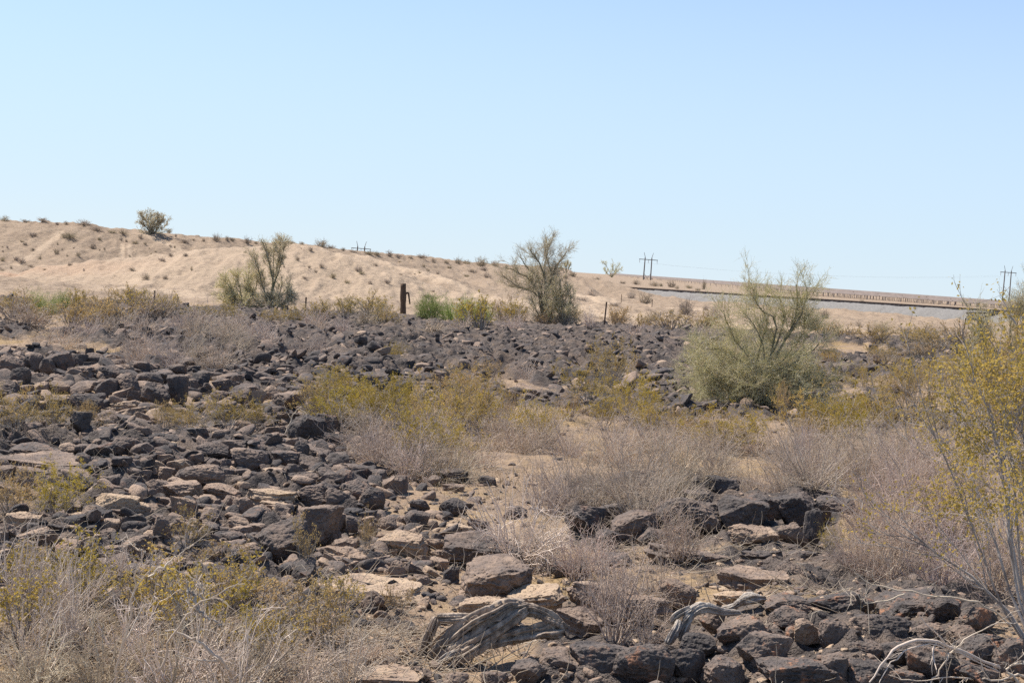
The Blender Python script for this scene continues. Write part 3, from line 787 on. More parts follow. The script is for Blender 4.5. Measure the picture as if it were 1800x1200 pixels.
CB = [
 # along the fence
 (20,577,74,62),(70,582,72,52),(122,580,74,60),(162,574,82,64),(207,578,92,72),(252,574,72,54),(300,572,72,50),(345,574,62,45),(390,577,62,46),(520,577,62,45),(570,577,62,46),
 (610,574,62,50),(650,572,62,50),(672,582,60,50),(846,592,86,78),(905,576,60,60),(880,572,52,55),(1085,577,62,46),(1130,580,52,36),(1178,590,84,46),(1228,588,72,42),
 (1480,603,62,36),(1542,612,72,42),(1602,614,82,46),(1645,624,82,46),(1692,640,86,52),(1012,577,42,40),(1450,592,52,30),(40,560,60,50),(140,560,60,52),(235,560,60,45),(480,580,60,40),(960,578,50,36),
 # gully in the heap and the middle
 (28,762,100,74),(90,757,92,72),(152,752,62,50),(290,754,62,46),(330,768,92,60),(402,768,96,66),(452,764,62,46),(650,742,62,60),(702,764,82,92),(762,784,124,112),(832,764,112,100),(882,752,62,70),
 (640,722,52,50),(690,642,52,40),(862,667,52,32),(1072,684,92,76),(1002,744,62,50),(1062,754,72,52),(1132,764,82,60),(1192,774,82,60),(1252,782,92,56),(1312,778,82,50),(1372,738,40,62),
 (1432,784,92,70),(1492,764,92,80),(1552,764,102,80),(1522,692,82,50),(1592,702,92,62),(1652,694,92,62),(1452,704,72,60),(1102,724,62,40),(1540,640,60,34),(1620,655,70,40),(1700,690,80,60),(1600,800,80,60),
 (735,830,120,120),(805,815,100,80),(960,770,70,50),(1720,760,100,90),(1650,780,92,82),
 # near left
 (22,905,100,84),(40,1015,144,110),(392,1005,122,62),(330,985,90,60),(640,985,40,72),
]
for b in CB: bush(b[0], b[1], b[2], b[3]*(.78 if b[1] < 625 else .72 if b[1] > 1000 and b[0] < 620 else 1), 'c')
bush(98,908,132,92,'c','bushy golden creosote in deep shade right under the smooth grey hump','the golden creosote')
for b in [(132,1075,170,100),(262,1115,170,110),(352,1145,190,130),(442,1070,130,80),(522,1100,150,80),(562,1140,130,90),(30,1140,150,120),(472,1172,150,110),(600,1085,90,70),(530,1030,60,80),(700,1080,60,50),(1460,1000,60,60)]: bush(*b, 's')
for b in [(232,652,92,60),(300,652,82,72),(380,657,114,72),(332,642,82,60),(432,602,72,42),(252,604,82,50),(342,592,92,50),(182,602,62,46),(532,642,62,50),(702,642,52,50),(562,642,52,50),(462,606,70,36),(925,672,56,60),(480,585,60,30),(640,585,60,34),(1470,715,70,46),(270,640,80,56),(600,600,60,36),(760,600,60,30),
          (715,838,144,92),(790,834,124,82),(852,824,112,72),(662,814,84,52),(1002,804,104,72),(1082,804,124,82),(1162,804,124,72),(1252,854,112,82),(1332,864,124,72),(1402,864,112,92),(1462,854,104,92),(1522,834,112,92),(1582,834,144,102),(1240,810,90,60),(920,800,80,50),
          (62,1205,210,120),(182,1208,210,130),(302,1212,210,150),(422,1216,210,150),(522,1204,164,120),(612,1204,164,110),(122,1105,184,110),(232,1022,154,84),(650,1166,124,60),(110,1020,100,60)]: bush(*b, 'd')
for b in [(962,905,144,104),(1042,886,164,112),(1112,886,164,122),(1182,874,144,112)]: bush(*b, 'd')
bush(905,990,200,150,'w','pale straw coloured brush arching down over the broad dark boulder','the pale arching brush')
bush(955,990,130,110,'w','pale straw brush at the right end of the arching brush')
for b in [(1532,935,164,150),(1602,965,204,200),(1682,965,204,220),(1562,1028,174,140),(1652,1036,194,140),(1742,1036,164,160),(1502,1016,114,100),(1702,886,164,140),(1622,866,154,120),(1780,1000,150,180),(1540,860,110,90)]: bush(*b, 'p')
bush(1082,1125,190,200,'t','tall sparse reddish brush of thin upright stems right of the dead log','the sparse reddish brush')
for b in [(1134,1135,104,90),(1060,1075,150,110),(1150,1060,150,110),(1010,1020,140,90),(1042,1005,164,84),(1192,1005,144,120),(1400,850,60,110),(1420,800,60,60)]: bush(*b, 't')
for b in [(752,572,80,44),(800,574,90,44),(835,575,60,34),(75,556,80,40),(845,572,60,36),(110,545,50,30),(960,575,50,24)]: bush(*b, 'g')
# shrubs dotted over the hills
HS = [(8,391,34,18),(45,393,24,10),(75,396,28,10),(100,397,24,12),(116,397,18,14),(147,401,40,18),(170,406,24,8),(197,407,30,10),(217,409,24,8),(340,422,18,12),(358,425,18,14),(380,426,22,22),(398,425,18,14),(408,425,18,12),(435,427,18,12),(450,427,20,14),
      (515,430,30,16),(530,434,20,12),(566,436,30,16),(582,438,26,18),(602,441,22,12),(622,444,24,12),(648,446,26,12),(662,447,20,12),(684,450,24,16),(700,452,20,10),(722,455,22,10),(742,457,34,18),(762,459,24,10),(785,462,24,12),(805,463,24,22),(820,465,22,10),(845,467,28,16),(870,470,24,10),(890,474,24,14),
      (44,429,24,16),(57,437,20,14),(58,416,24,14),(120,421,44,14),(99,448,18,16),(165,437,30,20),(238,430,20,12),(247,423,22,14),(255,432,10,8),(262,440,10,6),(37,461,24,14),(5,455,24,18),(3,478,20,16),(20,474,14,12),(54,474,20,12),(137,455,18,12),(123,467,14,10),(148,475,14,18),(256,494,24,26),(285,455,34,16),
      (325,430,30,12),(312,412,26,26),(297,413,16,14),(175,420,12,8),(130,436,12,8),(213,420,14,8),(222,423,10,8),(300,447,14,8),(630,480,24,20),(636,487,24,16),(704,488,24,12),(660,472,30,16),(703,462,16,8),(744,470,24,14),(752,478,16,10),(762,462,14,8),(790,474,18,10),(770,485,20,10),(820,486,18,10),(830,480,22,10),(850,478,24,14),(858,490,24,10),
      (610,497,22,14),(680,502,30,16),(650,505,16,10),(545,445,14,10),(565,475,14,10),(585,488,16,10),(555,480,12,8),(460,438,14,12),(535,495,14,8),(762,510,24,12),(750,520,30,14),(1005,486,20,12),(1022,482,26,20),(1050,486,20,12),(1095,494,22,12),(1120,500,20,12),(1150,503,22,16),(1162,500,14,10),(1180,505,22,14),(1190,508,18,14),(1211,506,16,10),(1237,508,10,20),(1227,511,18,10),(1225,522,20,12),
      (1040,523,20,20),(1025,530,30,12),(1110,527,24,20),(1133,532,34,30),(1180,553,24,26),(1205,555,40,44),(1240,548,30,30),(1260,560,30,30),(1080,540,24,10),(1200,538,20,10),(995,490,24,20),(930,505,24,14),(1515,532,16,10),(1250,525,16,10)]
for b in HS: bush(*b, 'h')
for b in [(1425,580,46,44),(1510,578,36,30),(1550,588,42,36),(1630,596,60,38),(1450,560,30,30),(1590,590,40,20),(1390,570,40,30)]: bush(*b, 'h')

def scatter(n, box_, kind, wr, hr, seed):
    g = random.Random(seed)
    for i in range(n):
        px = g.uniform(box_[0], box_[2]); py = g.uniform(box_[1], box_[3])
        if kind == 'c' and 1190 < px < 1450 and py < 770: continue
        q = (hit(px, py)[1]/12)
        bush(px, py, g.uniform(*wr)/q, g.uniform(*hr)/q, kind)
scatter(20, (640, 740, 1260, 850), 'd', (120, 190), (60, 110), 1)
scatter(16, (1250, 790, 1600, 880), 'd', (120, 190), (70, 110), 2)
scatter(13, (930, 690, 1700, 800), 'c', (120, 200), (80, 130), 3)
scatter(4, (1380, 640, 1720, 700), 'c', (120, 200), (80, 120), 4)
scatter(5, (1000, 880, 1200, 940), 'd', (110, 160), (60, 100), 5)
scatter(8, (560, 690, 900, 780), 'c', (120, 180), (70, 120), 6)
scatter(5, (40, 1150, 640, 1230), 'm', (60, 100), (55, 95), 7)
scatter(5, (20, 1040, 460, 1150), 'm', (60, 100), (45, 80), 8)
scatter(12, (100, 590, 620, 650), 'd', (140, 230), (90, 150), 9)
scatter(14, (560, 560, 1250, 600), 'd', (180, 300), (100, 160), 10)
scatter(6, (0, 555, 560, 590), 'd', (200, 300), (120, 180), 11)
scatter(4, (60, 1020, 560, 1100), 's', (60, 90), (35, 55), 12)
scatter(44, (0, 410, 900, 500), 'h', (60, 130), (50, 90), 13)

# ------------------------------------------------------------------ palo verde trees
def pxline(pts, base, Y, rng, dj=.0):
    """branch drawn from points seen in the photo, given depth of its own"""
    o = base; out = []
    dd = rng.normal(0, dj)
    for j, (x, y) in enumerate(pts):
        p = at(x, y, Y); out.append(p-o+np.array([0, dd*j, 0]))
    P = np.array(out); t = np.linspace(0, len(P)-1, 9); i = np.minimum(t.astype(int), len(P)-2); f = (t-i)[:, None]
    return P[i]*(1-f)+P[i+1]*f

def tree(cx, by, Y, limbs, nfan, fanL, pol, label, seed, r0, upper=(5, 7, 6), tw=.0022, lsz=.008, inner=0, land=None, cat='tree', name='palo_verde_tree', hs=1.0):
    rng = np.random.default_rng(seed)
    X = at(cx, by, Y)[0]; g = float(H(X, Y)); base = np.array([X, Y, at(cx, by, Y)[2]])
    root = empty(name, (X, Y, min(g, base[2])+.0)); tag(root, label, cat)
    dz = base[2]-min(g, base[2])
    A = np.stack([pxline(l, base, Y, rng, r0*2.0) for l in limbs])+rng.normal(0, r0*.35, (len(limbs), 9, 3))
    RA = np.linspace(1, .28, 9)[None]*rng.uniform(.75, 1.1, (len(limbs), 1))*r0
    if nfan:
        ph = rng.uniform(0, 2*math.pi, nfan); po = np.radians(rng.uniform(*pol, nfan))
        d = np.stack([np.sin(po)*np.cos(ph), np.sin(po)*np.sin(ph), np.cos(po)], 1)
        Fn = walk(rng, np.tile([0, 0, .02], (nfan, 1))+rng.normal(0, fanL*.06, (nfan, 3)), d, rng.uniform(.6, 1.1, nfan)*fanL, np.full(nfan, r0*.45), 9, .13, .03, .3)
        A2, R2 = np.concatenate([A, Fn[0]]), np.concatenate([RA, Fn[1]])
    else: A2, R2 = A, RA
    A2[..., 2] = np.maximum(A2[..., 2], -.05)+dz
    V, Q = tubes([(A2, R2)], 6)
    link('trunk', mesh_from('trunk', V, Q), M_PVT, root)
    s = fanL*hs
    Bk = kids(rng, A2, R2, upper[0], .3, 1, .5, .42*s, .5, 6, .14, .07, tw*1.8)
    Bk2 = kids(rng, A, RA, int(upper[0]*1.5), .4, 1, .42, .33*s, .5, 6, .14, .07, tw*1.8)
    if dz: Bk2[0][..., 2] += dz
    Bk = (np.concatenate([Bk[0], Bk2[0]]), np.concatenate([Bk[1], Bk2[1]]))
    C = kids(rng, *Bk, upper[1], .15, 1, .6, .26*s, .6, 5, .16, .06, tw*1.1)
    D = kids(rng, *C, upper[2], .1, 1, .6, .14*s, .7, 4, .16, .05, tw*.8)
    for q in (Bk, C, D): q[0][..., 2] = np.maximum(q[0][..., 2], .01)
    V, Q = tubes([Bk, C, D])
    cr = link('crown', mesh_from('crown', V, Q), M_PVL, root)
    lc = along(rng, D[0], 1, .01); lc = lc[fbm3(lc*(3/s), 2, seed) > .5]
    V, Q = leaves(rng, lc, lsz, .5)
    link('leaves', mesh_from('leaves', V, Q, smooth=False), M_PVL, cr)
    if inner:
        ph = rng.uniform(0, 2*math.pi, inner); po = np.radians(rng.uniform(0, 80, inner))
        d = np.stack([np.sin(po)*np.cos(ph), np.sin(po)*np.sin(ph), np.cos(po)], 1)
        I1 = walk(rng, rng.normal(0, fanL*.10, (inner, 3))*[1, 1, .3], d, rng.uniform(.4, .8, inner)*fanL*.75, np.full(inner, tw*2.2), 6, .2, 0)
        I2 = kids(rng, *I1, 8, .1, 1, .7, .2*s, .6, 4, .2, 0, tw)
        I1[0][..., 2] = np.maximum(I1[0][..., 2], 0)+dz; I2[0][..., 2] = np.maximum(I2[0][..., 2], 0)+dz
        V, Q = tubes([I1, I2])
        link('dead_twigs', mesh_from('dead_twigs', V, Q), M_PVG, root)
    if land: LAND.append((cx, by, Y, land))
    return root

b0 = (1330, 712)
X_, Yt, _ = hit(1330, 718)
tree(1330, 715, Yt, [
  [b0, (1335,665), (1343,622), (1335,590), (1320,565), (1305,548)], [b0, (1332,655), (1318,630), (1290,600), (1274,572), (1266,545)],
  [b0, (1345,655), (1368,585), (1358,555), (1336,545), (1326,528), (1317,512)], [b0, (1350,655), (1378,605), (1393,575), (1402,548), (1405,522), (1402,502)],
  [b0, (1345,645), (1370,600), (1382,563), (1379,540), (1375,522)], [b0, (1350,645), (1385,590), (1408,558), (1416,530), (1419,510)],
  [b0, (1325,660), (1300,632), (1262,615), (1232,610)], [b0, (1340,660), (1390,640), (1425,615), (1440,600)], [b0, (1330,640), (1340,600), (1350,565), (1345,538)],
  [b0, (1320,665), (1285,645), (1240,645), (1215,655)], [b0, (1345,660), (1380,630), (1400,605), (1415,585)], [b0, (1325,670), (1290,655), (1250,665), (1225,685)], [b0, (1340,675), (1385,665), (1425,665), (1445,680)]],
  58, 1.0, (35, 94), 'large spreading palo verde shrub tree with dark tangled base on the right', 5, .020, (6, 8, 6), .0020, .009, 110, 'the large palo verde', hs=.85)
Y1 = hit(955, 577)[1]
b0 = (955, 575)
tree(955, 576, Y1, [
  [b0, (953,545), (950,520), (930,510), (905,503), (885,485)], [b0, (950,540), (948,515), (940,508), (915,507), (895,505)], [b0, (955,540), (958,510), (956,480), (945,455), (930,440)],
  [b0, (957,535), (960,500), (957,470), (965,445), (968,425)], [b0, (956,540), (960,510), (972,480), (985,460), (995,445)], [b0, (955,545), (953,515), (950,490), (930,475), (915,455)],
  [b0, (958,540), (965,505), (970,480), (960,450), (955,420)], [b0, (958,550), (975,525), (972,500), (962,490)], [b0, (953,545), (945,510), (930,490), (905,475), (880,470)]],
  10, 1.5, (15, 85), 'tall open palo verde tree standing alone at the centre fence line', 6, .06, (6, 8, 6), .0042, .016, 30, 'the tall palo verde', hs=1.0)
b0 = (988, 572)
tree(988, 572, Y1*.99, [[b0, (988,540), (985,510), (984,492)], [b0, (992,540), (996,515), (998,500)], [b0, (985,545), (976,525), (972,510)], [b0, (992,550), (1002,530), (1004,515)]],
  9, 1.15, (5, 45), 'dark olive bush growing against the right side of the tall palo verde', 7, .03, (5, 7, 5), .0048, .018, 70, cat='bush', name='olive_bush', hs=.8)
Y3 = hit(470, 553)[1]
b0 = (475, 552)
tree(475, 553, Y3, [
  [b0, (480,520), (482,490), (478,465), (472,440), (468,425)], [b0, (480,515), (488,490), (495,470), (500,450), (502,432)], [b0, (478,515), (482,485), (484,455), (485,430)],
  [b0, (470,530), (462,500), (455,475), (447,450)], [b0, (485,530), (505,514), (515,520)], [b0, (478,520), (486,480), (492,450), (494,428)]],
  12, 1.3, (10, 65), 'slim upright palo verde in front of the sandy mound', 8, .045, (7, 9, 6), .0045, .02, 30, 'the slim palo verde', hs=.75)
b0 = (425, 553)
tree(425, 554, Y3*1.0, [[b0, (415,530), (405,505), (396,492)], [b0, (425,525), (420,500), (415,485)], [b0, (432,525), (438,500), (440,478)], [b0, (435,530), (450,505), (452,488)], [b0, (418,530), (402,515), (392,505)]],
  14, 1.3, (10, 65), 'grey green bushy tree left of the slim palo verde', 9, .035, (7, 8, 6), .0045, .018, 70, cat='bush', name='olive_bush', hs=.75)
Y4 = hit(266, 412)[1]
b0 = (266, 412)
tree(266, 412, Y4, [[b0, (262,395), (255,383), (250,378)], [b0, (266,392), (266,376)], [b0, (270,395), (278,382)], [b0, (272,398), (284,390)], [b0, (258,400), (248,392)]],
  16, 2.1, (10, 80), 'round dense palo verde on the crest of the left hill', 10, .06, (5, 6, 5), .012, .045, 30, 'the round hilltop tree', hs=.6)
Y5 = 205
b0 = (1075, 487)
tree(1075, 487, Y5, [[b0, (1072,478), (1066,468), (1062,463)], [b0, (1077,475), (1078,462)], [b0, (1080,477), (1088,466)], [b0, (1068,480), (1063,474)], [b0, (1082,480), (1091,472)]],
  4, 1.9, (15, 60), 'small pale tree in the gap right of the tall palo verde', 12, .05, (4, 5, 4), .011, .03, 0, 'the small pale tree', hs=.65)
b0 = (995, 482)
tree(995, 482, 190, [[b0, (994,470), (990,460)], [b0, (996,468), (998,458)], [b0, (1000,472), (1003,464)]], 4, 1.6, (15, 70), 'small bare tree peeping out beside the tall palo verde crown', 13, .06, (4, 6, 4), .013, .04, 0, hs=.7)
# right edge: palo verde behind, golden creosote in front
Y6 = hit(1790, 735)[1]
b0 = (1800, 735)
tree(1800, 737, Y6, [[b0, (1775,660), (1745,610), (1722,580)], [b0, (1780,640), (1770,580), (1780,540)], [b0, (1800,640), (1795,560), (1800,500)], [b0, (1760,680), (1725,650), (1700,635)], [b0, (1815,640), (1820,560)], [b0, (1760,660), (1735,600), (1725,565)], [b0, (1790,650), (1785,590), (1793,545)]],
  28, .95, (15, 85), 'pale green palo verde cut off by the right edge behind the golden creosote', 14, .018, (7, 7, 6), .0021, .008, 40, 'the pale green tree at the right edge', hs=.8)

def big_creosote():
    rng = np.random.default_rng(77)
    bx, by, Y = 1830, 1165, hit(1830, 1165)[1]
    base = at(bx, by, Y); g = float(H(base[0], Y)); base[2] = g
    root = empty('creosote_bush', base)
    tag(root, 'tall golden creosote with long bare grey stems leaning in from the right edge', 'creosote bush', 'creosote bushes')
    bb = (bx, by)
    ln = [[bb, (1770,1090), (1735,1020), (1700,930), (1660,830), (1610,735)], [bb, (1775,1060), (1755,980), (1730,890), (1690,790), (1640,700)], [bb, (1790,1050), (1775,960), (1762,870), (1745,790), (1725,730)],
          [bb, (1800,1040), (1790,940), (1785,850), (1780,770), (1768,700)], [bb, (1815,1000), (1812,890), (1808,790), (1800,690)], [bb, (1830,980), (1830,840), (1820,730), (1805,650)], [bb, (1780,1080), (1720,1020), (1665,985), (1610,940)], [bb, (1800,1060), (1790,960), (1800,860), (1790,780)], [bb, (1790,1050), (1770,940), (1745,850), (1750,770)], [bb, (1820,1000), (1815,900), (1795,820), (1775,740)], [bb, (1840,1000), (1835,880), (1830,780), (1815,700)]]
    A = np.stack([pxline(l, base, Y+.3*rng.normal(), rng, .05) for l in ln])
    A[..., 1] += np.linspace(0, 1, 9)[None]*rng.normal(0, .35, (len(ln), 1))
    R = np.linspace(.0075, .0028, 9)[None]*rng.uniform(.8, 1.2, (len(ln), 1))
    Bk = kids(rng, A, R, 11, .35, 1, .4, .42, .5, 6, .14, .06, .002)
    C = kids(rng, *Bk, 8, .2, 1, .6, .15, .6, 4, .2, .05, .0013)
    V, Q = tubes([(A, R), Bk, C], 4)
    link('stems', mesh_from('stems', V, Q), M_CST, root)
    c = np.concatenate([along(rng, C[0], 30, .016), along(rng, Bk[0], 8, .02)])
    px = np.array([proj(q+base)[0] for q in c]); pyy = np.array([proj(q+base)[1] for q in c])
    hh = c[:, 2]
    keep = rng.random(len(c)) < np.clip((hh-.35)/.3, 0, 1)*np.clip((c[:, 0]-c[:, 0].min())/.5-.1, .05, 1)*np.clip((fbm3(c*4, 2, 3)-.42)*6, 0, 1)
    V, Q = leaves(rng, c[keep], .0075, .6)
    link('foliage', mesh_from('foliage', V, Q, smooth=False), M_CLF, root)
    LAND.append((1780, 900, Y, 'the tall golden creosote'))
big_creosote()
bush(1800,760,150,190,'c')
bush(1735,830,120,130,'c')
bush(1775,850,170,210,'c','dense golden creosote behind the long grey stems at the right edge')

def branch(name, lines, label, mat, rr, seed, twigs=0, Y=None, wob=.004):
    rng = np.random.default_rng(seed)
    polys = []
    p0 = lines[0][0]
    Yb = hit(p0[0], p0[1])[1] if Y is None else Y
    A = []
    for l in lines:
        P = []
        for j, (x, y, dz) in enumerate(l):
            P.append(at(x, y, Yb-dz))
        P = np.array(P); n = 18; t = np.linspace(0, len(P)-1, n)
        # smooth path through the points
        i = np.minimum(t.astype(int), len(P)-2); f = (t-i)[:, None]
        a = P[np.maximum(i-1, 0)]; b = P[i]; c = P[i+1]; d = P[np.minimum(i+2, len(P)-1)]
        q = .5*((2*b)+(c-a)*f+(2*a-5*b+4*c-d)*f*f+(3*b-a-3*c+d)*f**3)
        A.append(q+rng.normal(0, wob, q.shape))
    A = np.array(A); R = np.linspace(1, .4, 18)[None]*np.array(rr)[:, None]*rng.uniform(.75, 1.25, (len(rr), 18))
    polys = [(A, R)]
    if twigs: 
        K = kids(rng, A, R, twigs, .2, 1, .6, .16, .6, 5, .2, 0, .0015); polys.append(K); polys.append(kids(rng, *K, 3, .2, 1, .7, .07, .7, 4, .2, 0, .0012))
    o0 = A[0, 0].copy()
    V, Q = tubes(polys, 6)
    o = link(name, mesh_from(name, V-o0, Q), mat, loc=o0); tag(o, label, 'branch'); return o
branch('bare_branch', [[(1800,1200,0),(1740,1165,.1),(1670,1137,.2),(1610,1126,.3),(1565,1150,.35),(1530,1200,.4)], [(1800,1205,0),(1740,1170,.1),(1670,1142,.2),(1615,1133,.3),(1570,1160,.35),(1545,1200,.4)]],
       'thick bare branch arching low over the black boulders in the bottom right corner', M_PALE, [.009, .005], 3, 2, Y=5.9)
branch('bare_branch', [[(1830,1140,0),(1740,1070,.1),(1690,1052,.15),(1620,1042,.2),(1540,1028,.2),(1500,1005,.2)], [(1590,1042,.2),(1560,1055,.2),(1520,1057,.2),(1506,1042,.2),(1475,1035,.2)]],
       'long thin bare branch lying across the black rocks at the lower right', M_PALE, [.006, .0035], 4, 3, Y=6.5)
branch('bare_branch', [[(1800,1185,0),(1740,1195,.1),(1680,1190,.15),(1600,1197,.2),(1560,1185,.2)], [(1790,1200,0),(1770,1175,.05),(1790,1165,.05),(1810,1160,.05)], [(1640,1200,.1),(1670,1150,.1),(1720,1110,.1),(1790,1090,.1)]],
       'tangle of pale bare twigs touching the bottom right corner', M_PALE, [.004, .006, .004], 6, 5, Y=5.75)
branch('bare_branch', [[(415,1195,0),(380,1155,.1),(340,1120,.1),(290,1105,.1)], [(195,1205,.1),(225,1100,.2),(238,1010,.25),(255,970,.3)], [(255,970,.3),(245,965,.3),(235,957,.3)], [(280,1180,.15),(310,1110,.2),(345,1065,.25),(430,1025,.3)], [(265,1015,.25),(300,985,.25),(340,957,.25)]],
       'long pale stems rising from the half bare bush at the lower left', M_PALE, [.008, .0045, .003, .0045, .0035], 8, 2, Y=4.95)
branch('bare_branch', [[(348,1070,0),(340,1045,0),(331,1037,0),(331,1020,0)], [(348,1070,0),(365,1085,0),(390,1100,0)], [(345,1070,0),(325,1055,0),(315,1052,0)], [(352,1062,0),(358,1040,0),(352,1022,0)]],
       'crooked white stick poking out of the half bare bush', M_WHITE, [.007, .006, .003, .004], 9, 0, Y=4.9)
branch('bare_branch', [[(705,800,0),(690,780,0),(720,760,0),(745,745,0)], [(700,795,0),(730,770,0),(775,750,0)], [(705,798,0),(735,805,0),(760,800,0)]], 'white twisted sticks in the brush above the dark rock', M_WHITE, [.008, .007, .006], 10, 3, Y=12.5)
branch('bare_branch', [[(500,765,0),(512,738,0),(520,722,0),(530,715,0)], [(512,738,0),(505,725,0)]], 'thin pale stalk standing in front of the black overhang', M_PALE, [.007, .004], 11, 1, Y=12.2)

# ------------------------------------------------------------------ dead wood
def gnarled(name, lines, radii, mat, parent, Y, seed, org, sides=72, n=100, groove=.34):
    rng = np.random.default_rng(seed); VV = []; QQ = []; off = 0
    for li, (l, rr) in enumerate(zip(lines, radii)):
        P = np.array([at(x, y, Y-dz) for x, y, dz in l]); t = np.linspace(0, len(P)-1, n)
        i = np.minimum(t.astype(int), len(P)-2); f = (t-i)[:, None]
        a = P[np.maximum(i-1, 0)]; b = P[i]; c = P[i+1]; d = P[np.minimum(i+2, len(P)-1)]
        q = .5*((2*b)+(c-a)*f+(2*a-5*b+4*c-d)*f*f+(3*b-a-3*c+d)*f**3)
        r = np.interp(t, range(len(P)), rr)
        T = nrm(np.gradient(q, axis=0)); U = nrm(np.cross(T, [0, .3, 1.])); W = np.cross(T, U)
        an = np.arange(sides)*2*math.pi/sides
        tw = an[None]+np.linspace(0, 1.3, n)[:, None]
        cs = np.stack([np.cos(tw)*2.2, np.sin(tw)*2.2, np.repeat(t[:, None]*1.1, sides, 1)], -1).reshape(-1, 3)
        g = fbm3(cs*np.array([.9, .9, .32])+seed+li*7, 3, seed).reshape(n, sides)
        g2 = np.abs(noise3(cs*np.array([1.1, 1.1, .30])+5+li, seed+3).reshape(n, sides)-.5)*2
        g3 = np.abs(noise3(cs*np.array([2.3, 2.3, .45])+9, seed+8).reshape(n, sides)-.5)*2
        en = .16*(fbm3(cs*np.array([.8, .8, 3.2])+2, 2, seed+1).reshape(n, sides)-.5)-.45*sstep(.64, .74, noise3(cs*np.array([.8, .8, .9])+17+li, seed+4).reshape(n, sides))
        end = 1-.55*sstep(.12, 0, np.linspace(0, 1, n))[:, None]*noise3(cs*np.array([3, 3, .1])+4, seed+2).reshape(n, sides)
        rad = r[:, None]*(.95+groove*2.2*(g-.5)-groove*1.6*(1-g2)**4-groove*.8*(1-g3)**5+en)*end
        V = q[:, None]+rad[..., None]*(np.cos(an)[None, :, None]*U[:, None]+np.sin(an)[None, :, None]*W[:, None])
        idx = np.arange(n*sides).reshape(n, sides)+off
        A, Bq = idx[:-1], idx[1:]
        QQ.append(np.stack([A, np.roll(A, -1, 1), np.roll(Bq, -1, 1), Bq], -1).reshape(-1, 4)); VV.append(V.reshape(-1, 3)); off += n*sides
    V = np.concatenate(VV)-org
    return link(name, mesh_from(name, V, np.concatenate(QQ)), mat, parent)

def ppx(r, Y): return r*Y/F
YL = hit(850, 1150)[1]
org = at(850, 1140, YL); org[2] = float(H(org[0], YL))
lg = empty('dead_log', org)
tag(lg, 'gnarled dead log with twisted grey brown bark lying at the bottom centre', 'log')
pr = lambda *a: [ppx(x, YL) for x in a]
gnarled('trunk', [[(738,1168,.05),(775,1145,.08),(815,1112,.1),(855,1086,.1),(890,1068,.05),(922,1064,0)], [(752,1180,.12),(800,1152,.15),(850,1116,.13),(900,1086,.05),(925,1072,.02)],
        [(742,1160,.02),(785,1118,.06),(830,1096,.08),(870,1078,.06),(900,1070,.04)], [(770,1182,.16),(815,1150,.18),(850,1128,.14),(880,1110,.08)]],
        [pr(8,22,24,22,18,12), pr(9,20,22,18,10), pr(6,13,16,15,9), pr(7,15,14,8)], M_LOG, lg, YL, 3, org)
gnarled('branch', [[(905,1070,.0),(940,1072,.0),(968,1090,0),(985,1110,-.02)], [(985,1108,-.02),(945,1112,.02),(900,1118,.06),(850,1130,.1),(820,1140,.12)]], [pr(14,15,18,22), pr(26,22,18,14,8)], M_LOG, lg, YL, 5, org)
gnarled('branch', [[(768,1085,.1),(800,1088,.1),(840,1085,.08),(870,1080,.06)], [(770,1085,.1),(755,1120,.1),(735,1165,.08)]], [pr(9,11,12,10), pr(9,12,9)], M_LOG, lg, YL, 7, org)
gnarled('splinter', [[(765,1165,.2),(790,1150,.2),(810,1142,.18)]], [pr(4,8,5)], M_WHITE, lg, YL, 9, org)
LAND.append((850, 1120, YL, 'the dead log'))
YS = hit(1215, 1125)[1]; o1 = at(1215, 1120, YS)
w1 = empty('bleached_stump', o1); tag(w1, 'bleached white curved stump arching between the dark boulders', 'driftwood')
gnarled('arch', [[(1195,1125,.05),(1207,1092,.05),(1220,1074,.03),(1240,1068,0),(1270,1075,-.05),(1300,1076,-.1)]], [pr(13,13,12,12,9,5)], M_WHITE, w1, YS, 13, o1)
gnarled('root', [[(1180,1092,.02),(1192,1080,.03),(1215,1070,.03)], [(1172,1130,.1),(1185,1110,.08),(1195,1092,.05)]], [pr(7,9,10), pr(9,11,9)], M_WHITE, w1, YS, 14, o1)
LAND.append((1215, 1090, YS, 'the bleached stump'))
YD = hit(1300, 1075)[1]; o2 = at(1300, 1070, YD)
w2 = empty('driftwood', o2); tag(w2, 'short white piece of driftwood resting against the flat rock step', 'driftwood')
gnarled('branch', [[(1265,1070,0),(1290,1064,.02),(1312,1052,.03),(1330,1050,.03),(1345,1052,0)], [(1335,1055,0),(1337,1070,0),(1332,1080,0)]], [pr(5,8,13,11,5), pr(5,5,4)], M_WHITE, w2, YD, 15, o2)
LAND.append((1300, 1065, YD, 'the white driftwood'))
YW = hit(490, 580)[1]; o3 = at(490, 580, YW)
w3 = empty('driftwood', o3); tag(w3, 'small pale log lying on the lava below the slim palo verde', 'driftwood')
gnarled('trunk', [[(470,578,0),(485,582,0),(497,578,0),(502,583,0)]], [[ppx(2, YW), ppx(3, YW), ppx(3.5, YW), ppx(1.5, YW)]], M_WHITE, w3, YW, 16, o3, 10, 20)

